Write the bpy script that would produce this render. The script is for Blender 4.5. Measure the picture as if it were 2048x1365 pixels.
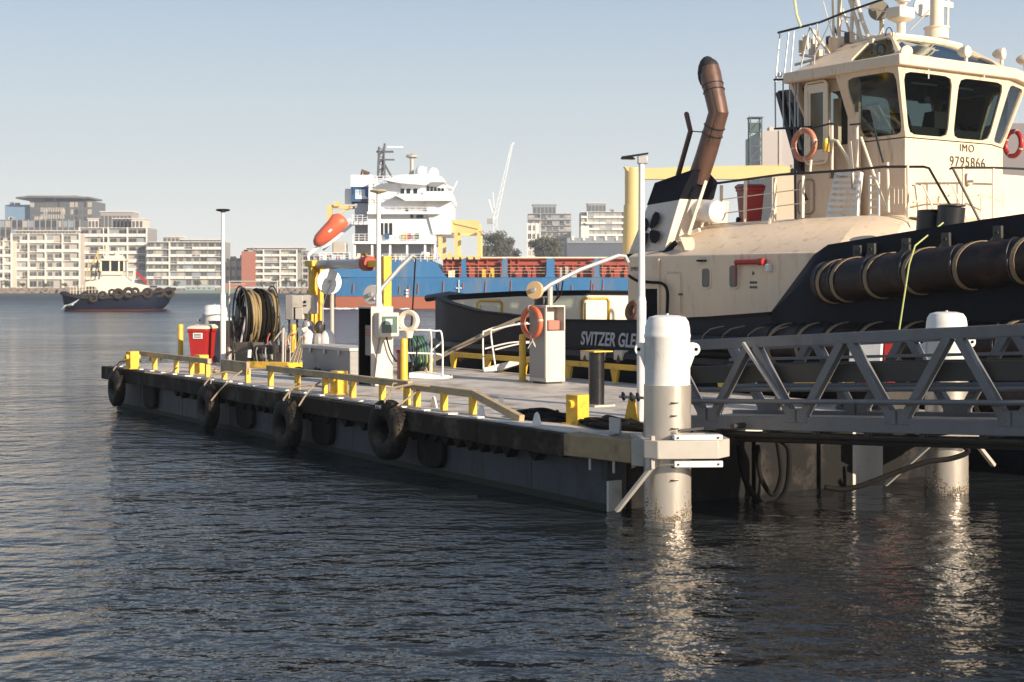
import bpy, bmesh, math, random
from mathutils import Vector, Matrix, noise
R = math.radians
random.seed(7)
for _o in list(bpy.data.objects): bpy.data.objects.remove(_o)
scn = bpy.context.scene
COL = scn.collection
# ---------------------------------------------------------------- camera, sky, sun
CZ, FPX = 3.1, 2844.0
cd = bpy.data.cameras.new('camera'); cam = bpy.data.objects.new('camera', cd); COL.objects.link(cam)
cam.location = (0, 0, CZ); cam.rotation_euler = (R(90), 0, 0)
cd.sensor_width = 36; cd.lens = 50; cd.shift_y = -107.5/2048; cd.clip_start = .1; cd.clip_end = 6000
cd.dof.use_dof = True; cd.dof.focus_distance = 26; cd.dof.aperture_fstop = 3.5
scn.camera = cam
SUN_EL = R(19); LX, LY = -.70, .714                       # direction the light travels (horizontal part)
w = bpy.data.worlds.new('World'); scn.world = w; w.use_nodes = True
nt = w.node_tree; nt.nodes.clear()
sky = nt.nodes.new('ShaderNodeTexSky'); sky.sky_type = 'NISHITA'; sky.sun_disc = False
sky.sun_elevation = SUN_EL; sky.sun_rotation = math.atan2(-LX, -LY)
sky.air_density = 1.0; sky.dust_density = 1.0; sky.ozone_density = 1.6; sky.altitude = 0
bg = nt.nodes.new('ShaderNodeBackground'); bg.inputs[1].default_value = .095
wo = nt.nodes.new('ShaderNodeOutputWorld')
tcw = nt.nodes.new('ShaderNodeTexCoord'); sep = nt.nodes.new('ShaderNodeSeparateXYZ'); nt.links.new(tcw.outputs['Generated'], sep.inputs[0])
hz = nt.nodes.new('ShaderNodeMapRange'); hz.interpolation_type = 'SMOOTHSTEP'; hz.inputs[1].default_value = .05; hz.inputs[2].default_value = .75; hz.inputs[3].default_value = .92; hz.inputs[4].default_value = 0
hr = nt.nodes.new('ShaderNodeValToRGB'); hr.color_ramp.elements[0].position = 0; hr.color_ramp.elements[0].color = (.98, .96, .90, 1)
hr.color_ramp.elements[1].position = .10; hr.color_ramp.elements[1].color = (.64, .70, .73, 1); e_ = hr.color_ramp.elements.new(.22); e_.color = (.375, .475, .60, 1); e_ = hr.color_ramp.elements.new(.6); e_.color = (.21, .33, .53, 1)
hs = nt.nodes.new('ShaderNodeVectorMath'); hs.operation = 'SCALE'; hs.inputs['Scale'].default_value = 7.3
nt.links.new(sep.outputs[2], hr.inputs[0]); nt.links.new(hr.outputs[0], hs.inputs[0])
nt.links.new(sep.outputs[2], hz.inputs[0]); hm = nt.nodes.new('ShaderNodeMix'); hm.data_type = 'RGBA'
nt.links.new(hz.outputs[0], hm.inputs[0]); nt.links.new(sky.outputs[0], hm.inputs[6]); nt.links.new(hs.outputs[0], hm.inputs[7]); nt.links.new(hm.outputs[2], bg.inputs[0]); nt.links.new(bg.outputs[0], wo.inputs[0])
sl = bpy.data.lights.new('sun', 'SUN'); so = bpy.data.objects.new('sun', sl); COL.objects.link(so)
sl.energy = 5.0; sl.angle = R(.5); sl.color = (1, .85, .67)
so.rotation_euler = Vector((LX*math.cos(SUN_EL), LY*math.cos(SUN_EL), -math.sin(SUN_EL))).to_track_quat('-Z', 'Y').to_euler()
so.location = (40, -40, 60)
scn.view_settings.view_transform = 'Standard'; scn.view_settings.look = 'None'
scn.view_settings.exposure = 0.72; scn.view_settings.gamma = 1
# ---------------------------------------------------------------- picking helpers
AX, AY, WY = 1.07, 19.53, 1.06                           # pontoon's near corner; deck height
NX, NY = .8336, .552                                     # across the pontoon; its length runs along (-NY, NX)
TH = math.atan2(-NX, NY)
def FW(x, y, z=0): return Vector((AX + x*NY + y*NX, AY - x*NX + y*NY, z))
def P(px, py, Y): return Vector(((px-1024)/FPX*Y, Y, CZ-(py-575)/FPX*Y))
def deck(px, py, z=WY):                                  # point of height z behind a pixel -> frame coords
    Y = (CZ-z)*FPX/(py-575); X = (px-1024)/FPX*Y
    return ((X-AX)*NY-(Y-AY)*NX, (X-AX)*NX+(Y-AY)*NY)
def FV(px, py, v):                                       # on the plane y'=v of the frame -> (x', z)
    r = (px-1024)/FPX
    x = (r*(AY+v*NY)-AX-v*NX)/(NY+r*NX); Y = AY-x*NX+v*NY
    return x, CZ-(py-575)/FPX*Y
def FU(px, py, u):                                       # on the plane x'=u -> (y', z)
    r = (px-1024)/FPX
    y = (r*(AY-u*NX)-AX-u*NY)/(NX-r*NY); Y = AY-u*NX+y*NY
    return y, CZ-(py-575)/FPX*Y
# ---------------------------------------------------------------- materials
MATS = {}
def mat(name, col, rough=.55, metal=0., var=.12, scale=3., bump=0., bscale=30., dirt=None, damt=.5, dscale=1.5,
        streak=1., spec=.5, emit=0, coat=0.):
    if name in MATS: return MATS[name]
    m = bpy.data.materials.new(name); m.use_nodes = True; t = m.node_tree; N, L = t.nodes, t.links
    b = N['Principled BSDF']; tc = N.new('ShaderNodeTexCoord')
    mp = N.new('ShaderNodeMapping'); mp.inputs[3].default_value = (streak, streak, 1) if streak != 1 else (1, 1, 1)
    L.new(tc.outputs['Object'], mp.inputs[0])
    n = N.new('ShaderNodeTexNoise'); n.inputs['Scale'].default_value = scale; n.inputs['Detail'].default_value = 6
    n.inputs['Roughness'].default_value = .65
    L.new(mp.outputs[0], n.inputs['Vector'])
    mx = N.new('ShaderNodeMix'); mx.data_type = 'RGBA'
    mx.inputs[6].default_value = (*[max(0, c*(1-var*1.6)) for c in col], 1)
    mx.inputs[7].default_value = (*[min(1, c*(1+var*1.6)) for c in col], 1)
    L.new(n.outputs[0], mx.inputs[0]); out = mx.outputs[2]
    if dirt:
        n2 = N.new('ShaderNodeTexNoise'); n2.inputs['Scale'].default_value = dscale; n2.inputs['Detail'].default_value = 9
        n2.inputs['Roughness'].default_value = .7
        L.new(mp.outputs[0], n2.inputs['Vector'])
        cr = N.new('ShaderNodeValToRGB'); cr.color_ramp.elements[0].position = .62-.25*damt
        cr.color_ramp.elements[1].position = .80-.25*damt
        L.new(n2.outputs[0], cr.inputs[0])
        m2 = N.new('ShaderNodeMix'); m2.data_type = 'RGBA'; m2.inputs[7].default_value = (*dirt, 1)
        L.new(cr.outputs[0], m2.inputs[0]); L.new(out, m2.inputs[6]); out = m2.outputs[2]
    L.new(out, b.inputs['Base Color'])
    rr = N.new('ShaderNodeMapRange'); rr.inputs[3].default_value = max(.02, rough-.12); rr.inputs[4].default_value = min(1, rough+.12)
    L.new(n.outputs[0], rr.inputs[0]); L.new(rr.outputs[0], b.inputs['Roughness'])
    b.inputs['Metallic'].default_value = metal
    b.inputs['Specular IOR Level'].default_value = spec
    if coat: b.inputs['Coat Weight'].default_value = coat
    if bump:
        nb = N.new('ShaderNodeTexNoise'); nb.inputs['Scale'].default_value = bscale; nb.inputs['Detail'].default_value = 5
        L.new(tc.outputs['Object'], nb.inputs['Vector'])
        bp = N.new('ShaderNodeBump'); bp.inputs['Strength'].default_value = .6; bp.inputs['Distance'].default_value = bump
        L.new(nb.outputs[0], bp.inputs['Height']); L.new(bp.outputs[0], b.inputs['Normal'])
    MATS[name] = m; return m
RUST = (.16, .06, .025); GRIME = (.06, .05, .04)
white = mat('white_paint', (.74, .72, .68), .4, dirt=(.45, .38, .3), damt=.25, streak=3)
offwhite = mat('offwhite_steel', (.43, .40, .35), .45, dirt=(.3, .25, .2), damt=.3)
cream = mat('cream_paint', (.72, .57, .41), .45, var=.06, scale=1.2, dirt=(.44, .29, .17), damt=.28, streak=5, dscale=.9, bump=.004, bscale=3)
creamlt = mat('pale_cream_paint', (.78, .66, .50), .42, var=.04, dirt=(.5, .4, .3), damt=.15)
navy = mat('navy_paint', (.007, .011, .021), .55, var=.25, dirt=(.014, .018, .028), damt=.3, streak=3, spec=.18, bump=.006, bscale=1.2)
navytop = mat('navy_dark_paint', (.006, .007, .012), .6, var=.25, spec=.12, dirt=(.014, .012, .012), damt=.25, streak=3)
black = mat('black_rubber', (.008, .0075, .0075), .7, spec=.2, var=.3, bump=.004, bscale=20, dirt=(.05, .04, .035), damt=.35)
blacktube = mat('fender_rubber', (.009, .006, .006), .45, spec=.3, var=.3, bump=.003, dirt=(.05, .025, .018), damt=.5, dscale=2)
tyre = mat('tyre_rubber', (.010, .008, .007), .7, spec=.25, var=.3, bump=.006, bscale=14, dirt=(.09, .07, .05), damt=.45)
blackm = mat('black_metal', (.015, .015, .017), .4)
darkm = mat('dark_gap', (.006, .006, .007), .9, spec=.1)
yellow = mat('safety_yellow', (.72, .44, .045), .45, var=.08, dirt=(.35, .2, .04), damt=.4, dscale=4)
yellowrail = mat('worn_shaded_yellow_rail', (.46, .34, .18), .55, var=.12, dirt=(.3, .22, .14), damt=.7, dscale=3)  # yellow dulled to the tan of its shaded faces, plus worn patches
shipyellow = mat('ship_yellow', (.62, .47, .20), .5, var=.05, scale=.3)
galv = mat('galvanised_steel', (.42, .41, .40), .45, .35, var=.12, scale=6, dirt=(.25, .22, .2), damt=.3)
alum = mat('grey_aluminium', (.165, .165, .17), .5, .15, var=.12, scale=4, dirt=(.14, .13, .12), damt=.35, streak=2)
stain = mat('stainless_sleeve', (.50, .45, .39), .33, .55, var=.1, scale=3, streak=6, dirt=(.35, .26, .18), damt=.3)
deckm = mat('grey_deck', (.56, .51, .45), .6, var=.12, scale=1.2, dirt=(.24, .19, .15), damt=.6, dscale=.9, bump=.002, bscale=14)
hullgrey = mat('grey_hull_paint', (.060, .064, .074), .55, spec=.25, var=.14, scale=1, dirt=(.035, .032, .03), damt=.5, streak=4, dscale=.8, bump=.02, bscale=1.1)
timber = mat('dark_timber', (.028, .021, .016), .85, spec=.2, var=.35, scale=5, bump=.008, bscale=9, dirt=(.09, .075, .055), damt=.5)
timberlt = mat('sunlit_weathered_timber', (.32, .235, .13), .8, var=.3, scale=4, bump=.005, bscale=9, dirt=(.1, .07, .04), damt=.45)  # lightened so the corner timber looks sunlit against the wale
cabgrey = mat('cabinet_grey', (.27, .26, .25), .5, var=.05, dirt=(.2, .17, .14), damt=.3)
cablt = mat('cabinet_beige', (.52, .48, .43), .5, var=.06, dirt=(.3, .24, .18), damt=.3)
steeldk = mat('dark_steel', (.06, .055, .05), .5, .4, var=.25)
red = mat('red_plastic', (.36, .018, .018), .42, var=.08, dirt=(.2, .02, .02), damt=.2)
orange = mat('lifebuoy_orange', (.50, .12, .05), .55, var=.1, dirt=(.5, .2, .1), damt=.3)
orangeboat = mat('lifeboat_orange', (.68, .12, .05), .45, var=.05, scale=.5)
tan = mat('tan_disc', (.60, .40, .20), .5, var=.08)
rope = mat('old_rope', (.30, .24, .17), .85, var=.3, scale=30, bump=.003, bscale=60)
ropew = mat('pale_rope', (.55, .52, .45), .85, var=.2, scale=30)
ropey = mat('yellow_rope', (.45, .50, .18), .8, var=.2, scale=30)
strap = mat('webbing_strap', (.22, .16, .10), .8, var=.25, scale=12)
hosedk = mat('dark_hose', (.010, .009, .008), .75, var=.3, spec=.1)
hosetan = mat('sun_bleached_hose', (.26, .19, .09), .55, var=.2, scale=8)
green = mat('green_hose', (.05, .13, .085), .6, var=.2)
exh = mat('rusty_exhaust', (.13, .072, .052), .42, .3, var=.2, scale=2, dirt=(.06, .035, .03), damt=.55, streak=2)
shipwhite = mat('ship_white', (.80, .80, .80), .5, var=.03, scale=.4, dirt=(.6, .55, .5), damt=.1, dscale=.3)
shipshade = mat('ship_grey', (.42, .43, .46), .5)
shipblue = mat('ship_blue', (.035, .155, .34), .45, var=.08, scale=.15, dirt=(.12, .17, .24), damt=.5, dscale=.10, streak=4)
shipdkblue = mat('ship_dark_blue', (.03, .10, .22), .5)
shipred = mat('ship_antifouling', (.36, .12, .07), .6, var=.12, scale=.2, dirt=(.25, .1, .06), damt=.4, dscale=.2)
rustred = mat('red_oxide', (.34, .06, .035), .6, var=.2, scale=.5, dirt=(.12, .03, .02), damt=.35, dscale=.5)
def glassmat(name, col=(.02, .03, .035), rough=.06, trans=0.):
    m = mat(name, col, rough, var=.2, scale=1.5)
    b = m.node_tree.nodes['Principled BSDF']; b.inputs['Transmission Weight'].default_value = trans; b.inputs['IOR'].default_value = 1.45
    return m
glass = glassmat('dark_glass', (.015, .022, .026), .08)
farglass = glassmat('far_window_glass', (.10, .105, .11), .25)
def paneglass():
    m = bpy.data.materials.new('window_glass'); m.use_nodes = True; t = m.node_tree; t.nodes.clear()
    o = t.nodes.new('ShaderNodeOutputMaterial'); mx = t.nodes.new('ShaderNodeMixShader')
    tr = t.nodes.new('ShaderNodeBsdfTransparent'); tr.inputs[0].default_value = (.34, .40, .39, 1)
    gl = t.nodes.new('ShaderNodeBsdfGlossy'); gl.inputs['Roughness'].default_value = .03; gl.inputs[0].default_value = (.32, .36, .38, 1)
    fr = t.nodes.new('ShaderNodeFresnel'); fr.inputs[0].default_value = 1.38
    t.links.new(fr.outputs[0], mx.inputs[0]); t.links.new(tr.outputs[0], mx.inputs[1]); t.links.new(gl.outputs[0], mx.inputs[2])
    t.links.new(mx.outputs[0], o.inputs[0]); return m
pane = paneglass()
# ---------------------------------------------------------------- mesh builder
class M:
    def __init__(s): s.v = []; s.f = []
    def add(s, vs, fs):
        o = len(s.v); s.v += [Vector(p) for p in vs]; s.f += [[i+o for i in f] for f in fs]; return s
    def box(s, x0, x1, y0, y1, z0, z1, mtx=None):
        vs = [Vector((x, y, z)) for x in (x0, x1) for y in (y0, y1) for z in (z0, z1)]
        if mtx is not None: vs = [mtx @ p for p in vs]
        return s.add(vs, [(0,1,3,2),(4,6,7,5),(0,4,5,1),(2,3,7,6),(0,2,6,4),(1,5,7,3)])
    def bar(s, a, b, w, h, up=(0,0,1)):                  # rectangular bar from a to b
        a, b = Vector(a), Vector(b); d = (b-a).normalized(); u = Vector(up)
        sd = d.cross(u)
        if sd.length < 1e-4: sd = d.cross(Vector((1,0,0)))
        sd.normalize(); u = sd.cross(d).normalized(); vs = []
        for p in (a, b):
            for i, j in ((-1,-1),(1,-1),(1,1),(-1,1)): vs.append(p + sd*i*w/2 + u*j*h/2)
        return s.add(vs, [(0,1,2,3),(7,6,5,4),(0,4,5,1),(1,5,6,2),(2,6,7,3),(3,7,4,0)])
    def prism(s, pts, vec):
        pts = [Vector(p) for p in pts]; n = len(pts); vec = Vector(vec)
        return s.add(pts+[p+vec for p in pts], [list(range(n)), list(range(2*n-1, n-1, -1))]+[(i, (i+1)%n, n+(i+1)%n, n+i) for i in range(n)])
    def loft(s, rings, closed=True, caps=True):
        n = len(rings[0]); vs = [p for r in rings for p in r]; fs = []
        for k in range(len(rings)-1):
            for i in range(n if closed else n-1):
                j = (i+1) % n; fs.append((k*n+i, k*n+j, (k+1)*n+j, (k+1)*n+i))
        if caps: fs += [list(range(n))[::-1], [(len(rings)-1)*n+i for i in range(n)]]
        return s.add(vs, fs)
    def tube(s, pts, r, n=8, closed=False, caps=True):
        pts = [Vector(p) for p in pts]; m = len(pts); rings = []
        rs = r if isinstance(r, (list, tuple)) else [r]*m
        ref = None
        for i, p in enumerate(pts):
            if closed: d = pts[(i+1) % m]-pts[i-1]
            else: d = pts[min(i+1, m-1)]-pts[max(i-1, 0)]
            d.normalize()
            if ref is None:
                ref = d.cross(Vector((0,0,1)))
                if ref.length < .1: ref = d.cross(Vector((1,0,0)))
            ref = (ref-d*ref.dot(d)).normalized(); b = d.cross(ref)
            rings.append([p+(ref*math.cos(2*math.pi*k/n)+b*math.sin(2*math.pi*k/n))*rs[i] for k in range(n)])
        if closed: rings.append(rings[0]); caps = False
        return s.loft(rings, True, caps)
    def cyl(s, a, b, r0, r1=None, n=14): return s.tube([a, b], [r0, r0 if r1 is None else r1], n)
    def lathe(s, prof, c=(0,0,0), n=20, axis=(0,0,1), arc=None, caps=True):
        q = Vector((0,0,1)).rotation_difference(Vector(axis).normalized()); c = Vector(c)
        return s.loft([[c+q @ Vector((max(r, 1e-4)*math.cos(2*math.pi*k/n), max(r, 1e-4)*math.sin(2*math.pi*k/n), z)) for k in range(n)] for r, z in prof], True, caps)
    def torus(s, c, axis, RR, r, n=24, k=8, sx=1.):
        q = Vector((0,0,1)).rotation_difference(Vector(axis).normalized()); c = Vector(c)
        return s.tube([c+q @ Vector((RR*math.cos(2*math.pi*i/n), RR*sx*math.sin(2*math.pi*i/n), 0)) for i in range(n)], r, k, True)
    def ball(s, c, r, n=12, sq=(1,1,1)):
        c = Vector(c); prof = [(math.sin(math.pi*i/8)*r, -math.cos(math.pi*i/8)*r) for i in range(9)]
        return s.loft([[c+Vector((a*math.cos(2*math.pi*k/n)*sq[0], a*math.sin(2*math.pi*k/n)*sq[1], z*sq[2])) for k in range(n)] for a, z in [(max(a, 1e-3), z) for a, z in prof]], True, True)
    def build(s, name, m, parent=None, bevel=0, smooth=True, ang=32, raw=False):
        me = bpy.data.meshes.new(name); me.from_pydata([tuple(p) for p in s.v], [], s.f)
        if not raw:
            bm = bmesh.new(); bm.from_mesh(me); bmesh.ops.recalc_face_normals(bm, faces=bm.faces); bm.to_mesh(me); bm.free()
        if smooth:
            for p in me.polygons: p.use_smooth = True
            me.set_sharp_from_angle(angle=R(ang))
        me.materials.append(m)
        o = bpy.data.objects.new(name, me); COL.objects.link(o)
        if parent is not None: o.parent = parent
        if bevel:
            bv = o.modifiers.new('bevel', 'BEVEL'); bv.width = bevel; bv.segments = 2; bv.limit_method = 'ANGLE'; bv.angle_limit = R(40)
            bv.harden_normals = False
        return o
def tag(o, label=None, cat=None, group=None, kind=None):
    if label: o['label'] = label
    if cat: o['category'] = cat
    if group: o['group'] = group
    if kind: o['kind'] = kind
    return o
def thing(name, label, cat, loc=(0,0,0), rz=0., group=None):
    o = bpy.data.objects.new(name, None); COL.objects.link(o); o.location = loc; o.rotation_euler = (0, 0, rz)
    o.empty_display_size = .3
    return tag(o, label, cat, group)
def one(m, name, mt, label, cat, loc=(0,0,0), rz=0., group=None, **kw):    # a thing that is one mesh
    o = m.build(name, mt, None, **kw); o.location = loc; o.rotation_euler = (0, 0, rz)
    return tag(o, label, cat, group)
def dup(root, loc, label, rz=None, group=None, parent=None):
    r = root.copy(); COL.objects.link(r); r.location = loc
    if rz is not None: r.rotation_euler = (0, 0, rz)
    if label: r['label'] = label
    if group: r['group'] = group
    if parent: r.parent = parent
    for ch in list(root.children): dup(ch, ch.location, None, parent=r)
    return r
def text(body, name, size, mt, parent, loc, rot, ext=.006, spacing=1., shear=0., xs=1., align='LEFT', off=0.):
    cu = bpy.data.curves.new(name, 'FONT'); cu.body = body; cu.size = size; cu.extrude = ext; cu.space_character = spacing
    cu.shear = shear; cu.align_x = align; cu.offset = off
    t = bpy.data.objects.new(name, cu); COL.objects.link(t)
    bpy.context.view_layer.update()
    me = bpy.data.meshes.new_from_object(t.evaluated_get(bpy.context.evaluated_depsgraph_get()))
    bpy.data.objects.remove(t)
    for v in me.vertices: v.co.x *= xs
    me.materials.clear(); me.materials.append(mt); me.name = name
    o = bpy.data.objects.new(name, me); COL.objects.link(o); o.parent = parent
    o.location = loc; o.rotation_euler = rot
    return o
# ---------------------------------------------------------------- water
def water():
    m = bpy.data.materials.new('harbour_water'); m.use_nodes = True; t = m.node_tree; N, L = t.nodes, t.links
    b = N['Principled BSDF']; b.inputs['Base Color'].default_value = (.017, .020, .022, 1)
    b.inputs['Roughness'].default_value = .045; b.inputs['IOR'].default_value = 1.333; b.inputs['Specular IOR Level'].default_value = .5
    tc = N.new('ShaderNodeTexCoord'); h = None
    for sc, sy, amp, det, rot in ((.22, 1.8, .18, 2, 8), (1.2, 1.4, .105, 2, -10), (3.6, 1.25, .045, 3, 14), (9, 1.1, .013, 2, -5)):
        mp = N.new('ShaderNodeMapping'); mp.inputs[2].default_value = (0, 0, R(rot)); mp.inputs[3].default_value = (sc, sc*sy, sc)
        L.new(tc.outputs['Object'], mp.inputs[0])
        n = N.new('ShaderNodeTexNoise'); n.inputs['Scale'].default_value = 1; n.inputs['Detail'].default_value = det; n.inputs['Roughness'].default_value = .5
        L.new(mp.outputs[0], n.inputs['Vector'])
        k = N.new('ShaderNodeMath'); k.operation = 'MULTIPLY'; k.inputs[1].default_value = amp; L.new(n.outputs[0], k.inputs[0])
        if h is None: h = k
        else:
            a = N.new('ShaderNodeMath'); a.operation = 'ADD'; L.new(h.outputs[0], a.inputs[0]); L.new(k.outputs[0], a.inputs[1]); h = a
    bp = N.new('ShaderNodeBump'); bp.inputs['Strength'].default_value = 1; bp.inputs['Distance'].default_value = 1.0
    sp_ = N.new('ShaderNodeSeparateXYZ'); L.new(tc.outputs['Object'], sp_.inputs[0])
    mr = N.new('ShaderNodeMapRange'); mr.inputs[1].default_value = 18; mr.inputs[2].default_value = 260; mr.inputs[3].default_value = 1; mr.inputs[4].default_value = 1.6; L.new(sp_.outputs[1], mr.inputs[0])
    rg = N.new('ShaderNodeMapRange'); rg.inputs[1].default_value = 14; rg.inputs[2].default_value = 380; rg.inputs[3].default_value = .06; rg.inputs[4].default_value = .42; L.new(sp_.outputs[1], rg.inputs[0]); L.new(rg.outputs[0], b.inputs['Roughness'])
    pn = N.new('ShaderNodeTexNoise'); pn.inputs['Scale'].default_value = .09; pn.inputs['Detail'].default_value = 2; L.new(tc.outputs['Object'], pn.inputs['Vector'])
    pr = N.new('ShaderNodeMapRange'); pr.inputs[1].default_value = .35; pr.inputs[2].default_value = .65; pr.inputs[3].default_value = .42; pr.inputs[4].default_value = 1.35; L.new(pn.outputs[0], pr.inputs[0])
    k1 = N.new('ShaderNodeMath'); k1.operation = 'MULTIPLY'
    mr2 = N.new('ShaderNodeMapRange'); mr2.inputs[1].default_value = -2; mr2.inputs[2].default_value = 4; mr2.inputs[3].default_value = 1.75; mr2.inputs[4].default_value = .75; L.new(sp_.outputs[0], mr2.inputs[0])
    k2 = N.new('ShaderNodeMath'); k2.operation = 'MULTIPLY'; L.new(mr.outputs[0], k2.inputs[0]); L.new(mr2.outputs[0], k2.inputs[1]); L.new(k2.outputs[0], k1.inputs[0]); L.new(pr.outputs[0], k1.inputs[1]); L.new(k1.outputs[0], bp.inputs['Distance'])
    L.new(h.outputs[0], bp.inputs['Height']); L.new(bp.outputs[0], b.inputs['Normal'])
    q = M().add([(-900, -60, 0), (900, -60, 0), (900, 1150, 0), (-900, 1150, 0)], [(0, 1, 2, 3)])
    o = q.build('water', m, smooth=False); tag(o, kind='structure')
water()
# ---------------------------------------------------------------- pontoon
D = WY                                                   # deck height
def flocal(x, y): return FW(x, y, 0)
def pontoon():
    r = thing('pontoon', 'long grey floating pontoon with dark timber wale and pale deck, moored beside the navy tug', 'pontoon', FW(0, 0), TH)
    L, W = 21.45, 7.13
    M().box(-L+.35, 0, .28, W-.1, -.5, D-.12).build('hull', hullgrey, r, bevel=.02)
    M().box(-L, -.0, .30, W, D-.12, D).build('deck', deckm, r, bevel=.01)
    # timber wale along the front and round the far end
    m = M()
    xs = -L-.05
    while xs < -.65:
        x2 = min(xs+3.1, -.6); m.box(xs+.006, x2-.006, -.02+random.uniform(-.008, .008), .278, D-.36+random.uniform(-.01, .01), D-.035+random.uniform(-.01, .01)); xs = x2
    m.build('timber_wale', timber, r, bevel=.02)
    m = M(); m.box(-L-.28, -L-.055, .05, W, D-.36, D-.05); m.build('end_fender', timber, r, bevel=.05)
    M().box(-L+.4, -.62, .12, .277, D-.034, D-.004).build('edge_plate', cablt, r)
    # rusted scalloped belting below the wale
    x = -L+5
    while x < -1.2:
        if (x*7.3) % 5 > 1.2: M().prism([(x, .1, D-.37), (x+.30, .1, D-.37), (x+.17, .1, D-.50-.03*random.random())], (0, .17, 0)).build('belting_tooth', black, r)
        x += .36
    # chamfered corner timber
    a, b, c, d_ = (-.60, -.02), (.62, .22), (.78, .42), (.5, .6)
    m = M(); m.prism([(a[0], a[1], D-.33), (b[0], b[1], D-.33), (.62, .46, D-.33), (-.6, .25, D-.33)], (0, 0, .31)); m.build('corner_timber', timberlt, r, bevel=.015)
    m = M(); m.prism([(.625, .222, D-.36), (.80, .30, D-.36), (.80, .50, D-.36), (.625, .462, D-.36)], (0, 0, .36)); m.build('corner_plate', offwhite, r, bevel=.01)
    for q in ((-.2, .15), (.25, .22)): M().cyl((*q, D-.5), (*q, D-.3), .02).build('bolt', galv, r)
    # pale strip set proud, painting the sunlit foot of the hull end
    M().box(.002, .05, .28, .52, -.5, .42).build('sunlit_end_strip', cablt, r, bevel=.01)
    for k in range(7): M().box(-L+2.2+k*2.9, -L+2.215+k*2.9, .272, .281, .10, D-.36).build('weld_seam', hullgrey, r)
    # black skin and ribs darken the hull end as if in shade
    M().box(.001, .012, .64, W-.12, -.5, D-.13).build('end_shade_skin', black, r)
    for y in (1.6, 3.0, 4.35): M().box(.012, .09, y, y+.1, -.4, D-.14).build('end_shade_rib', black, r, bevel=.01)
    M().box(-L+.34, .0, .27, .279, -.3, .10).build('weed_band', mat('weed_band', (.018, .022, .014), .8, bump=.01, bscale=12), r)
    M().box(.013, .03, FU(1703, 900, 0)[0], FU(1763, 900, 0)[0], -.3, D-.16).build('sunlit_end_patch', cablt, r, bevel=.01)  # pale panel paints a sunlit gap in the end-face shade
    # yellow side kerbs
    def kerb(m, x0, x1, z0, z1, y, y2=None): m.bar((x0, y, D+z0), (x1, y2 if y2 is not None else y, D+z1), .10, .12)
    m = M(); kerb(m, -20.95, -20.0, .10, .36, .42); kerb(m, -20.05, -15.0, .36, .36, .42); m.build('kerb_rail', yellowrail, r, bevel=.01)
    m = M(); m.box(-14.2, -12.75, .36, .44, D+.16, D+.44); m.build('kerb_rail', yellowrail, r, bevel=.01)
    m = M(); kerb(m, -11.75, -5.75, .36, .36, .42); m.build('kerb_rail', yellowrail, r, bevel=.01)
    m = M(); kerb(m, -5.65, -3.65, .33, .33, .42); kerb(m, -3.68, -2.3, .33, .03, .42); m.build('kerb_rail', yellowrail, r, bevel=.01)
    for x in (-18.6, -17.1, -16.1, -15.1, -14.1, -12.8, -11.6, -10.3, -9.05, -7.9, -6.75, -5.85, -5.5, -4.6, -3.7):
        M().box(x-.05, x+.05, .36, .46, D, D+.30).build('kerb_post', yellow, r, bevel=.006)
    # back kerb
    m = M(); kerb(m, -15.3, -.4, .34, .34, 7.0); m.build('kerb_rail', yellow, r, bevel=.01)
    for x in (-15.2, -13.6, -12, -10.2, -8.5, -6.8, -5.1, -3.4, -1.7, -.5): M().prism([(x-.14, 6.97, D+.28), (x+.14, 6.97, D+.28), (x+.06, 6.97, D), (x-.06, 6.97, D)], (0, .06, 0)).build('kerb_post', yellow, r)
    # small welded feet
    x = -20.4
    while x < -1: M().box(x, x+.16, .05, .24, D-.003, D+.022).build('foot_plate', white, r, bevel=.004); x += .78
    for x, y in [deck(1072, 850), deck(1001, 815), deck(866, 815), deck(961, 833), deck(1198, 757)]:
        M().prism([(x-.11, y, D), (x+.11, y, D), (x+.045, y, D+.16), (x, y, D+.19), (x-.045, y, D+.16)], (.0, .03, 0)).build('lifting_lug', white, r, bevel=.005)
    x, y = deck(1228, 868); m = M(); m.box(x-.12, x+.12, y, y+.04, D, D+.22); m.box(x-.12, x+.12, y-.1, y, D, D+.02); m.build('fender_bracket', galv, r, bevel=.01)
    # black rubber pads hung below the wale
    for px in (300, 490, 645, 862):
        x, _ = FV(px, 800, .2); w2 = .42
        pts = [(x-w2, .16, D-.37), (x+w2, .16, D-.37)]+[(x+w2*math.copysign(abs(math.cos(a))**.6, math.cos(a)), .16, D-.60-.34*math.sin(a)**.6) for a in [math.pi*k/14 for k in range(15)]]
        M().prism(pts, (0, .118, 0)).build('rubber_pad', black, r, bevel=.03)
    return r
pontoon()
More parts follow.
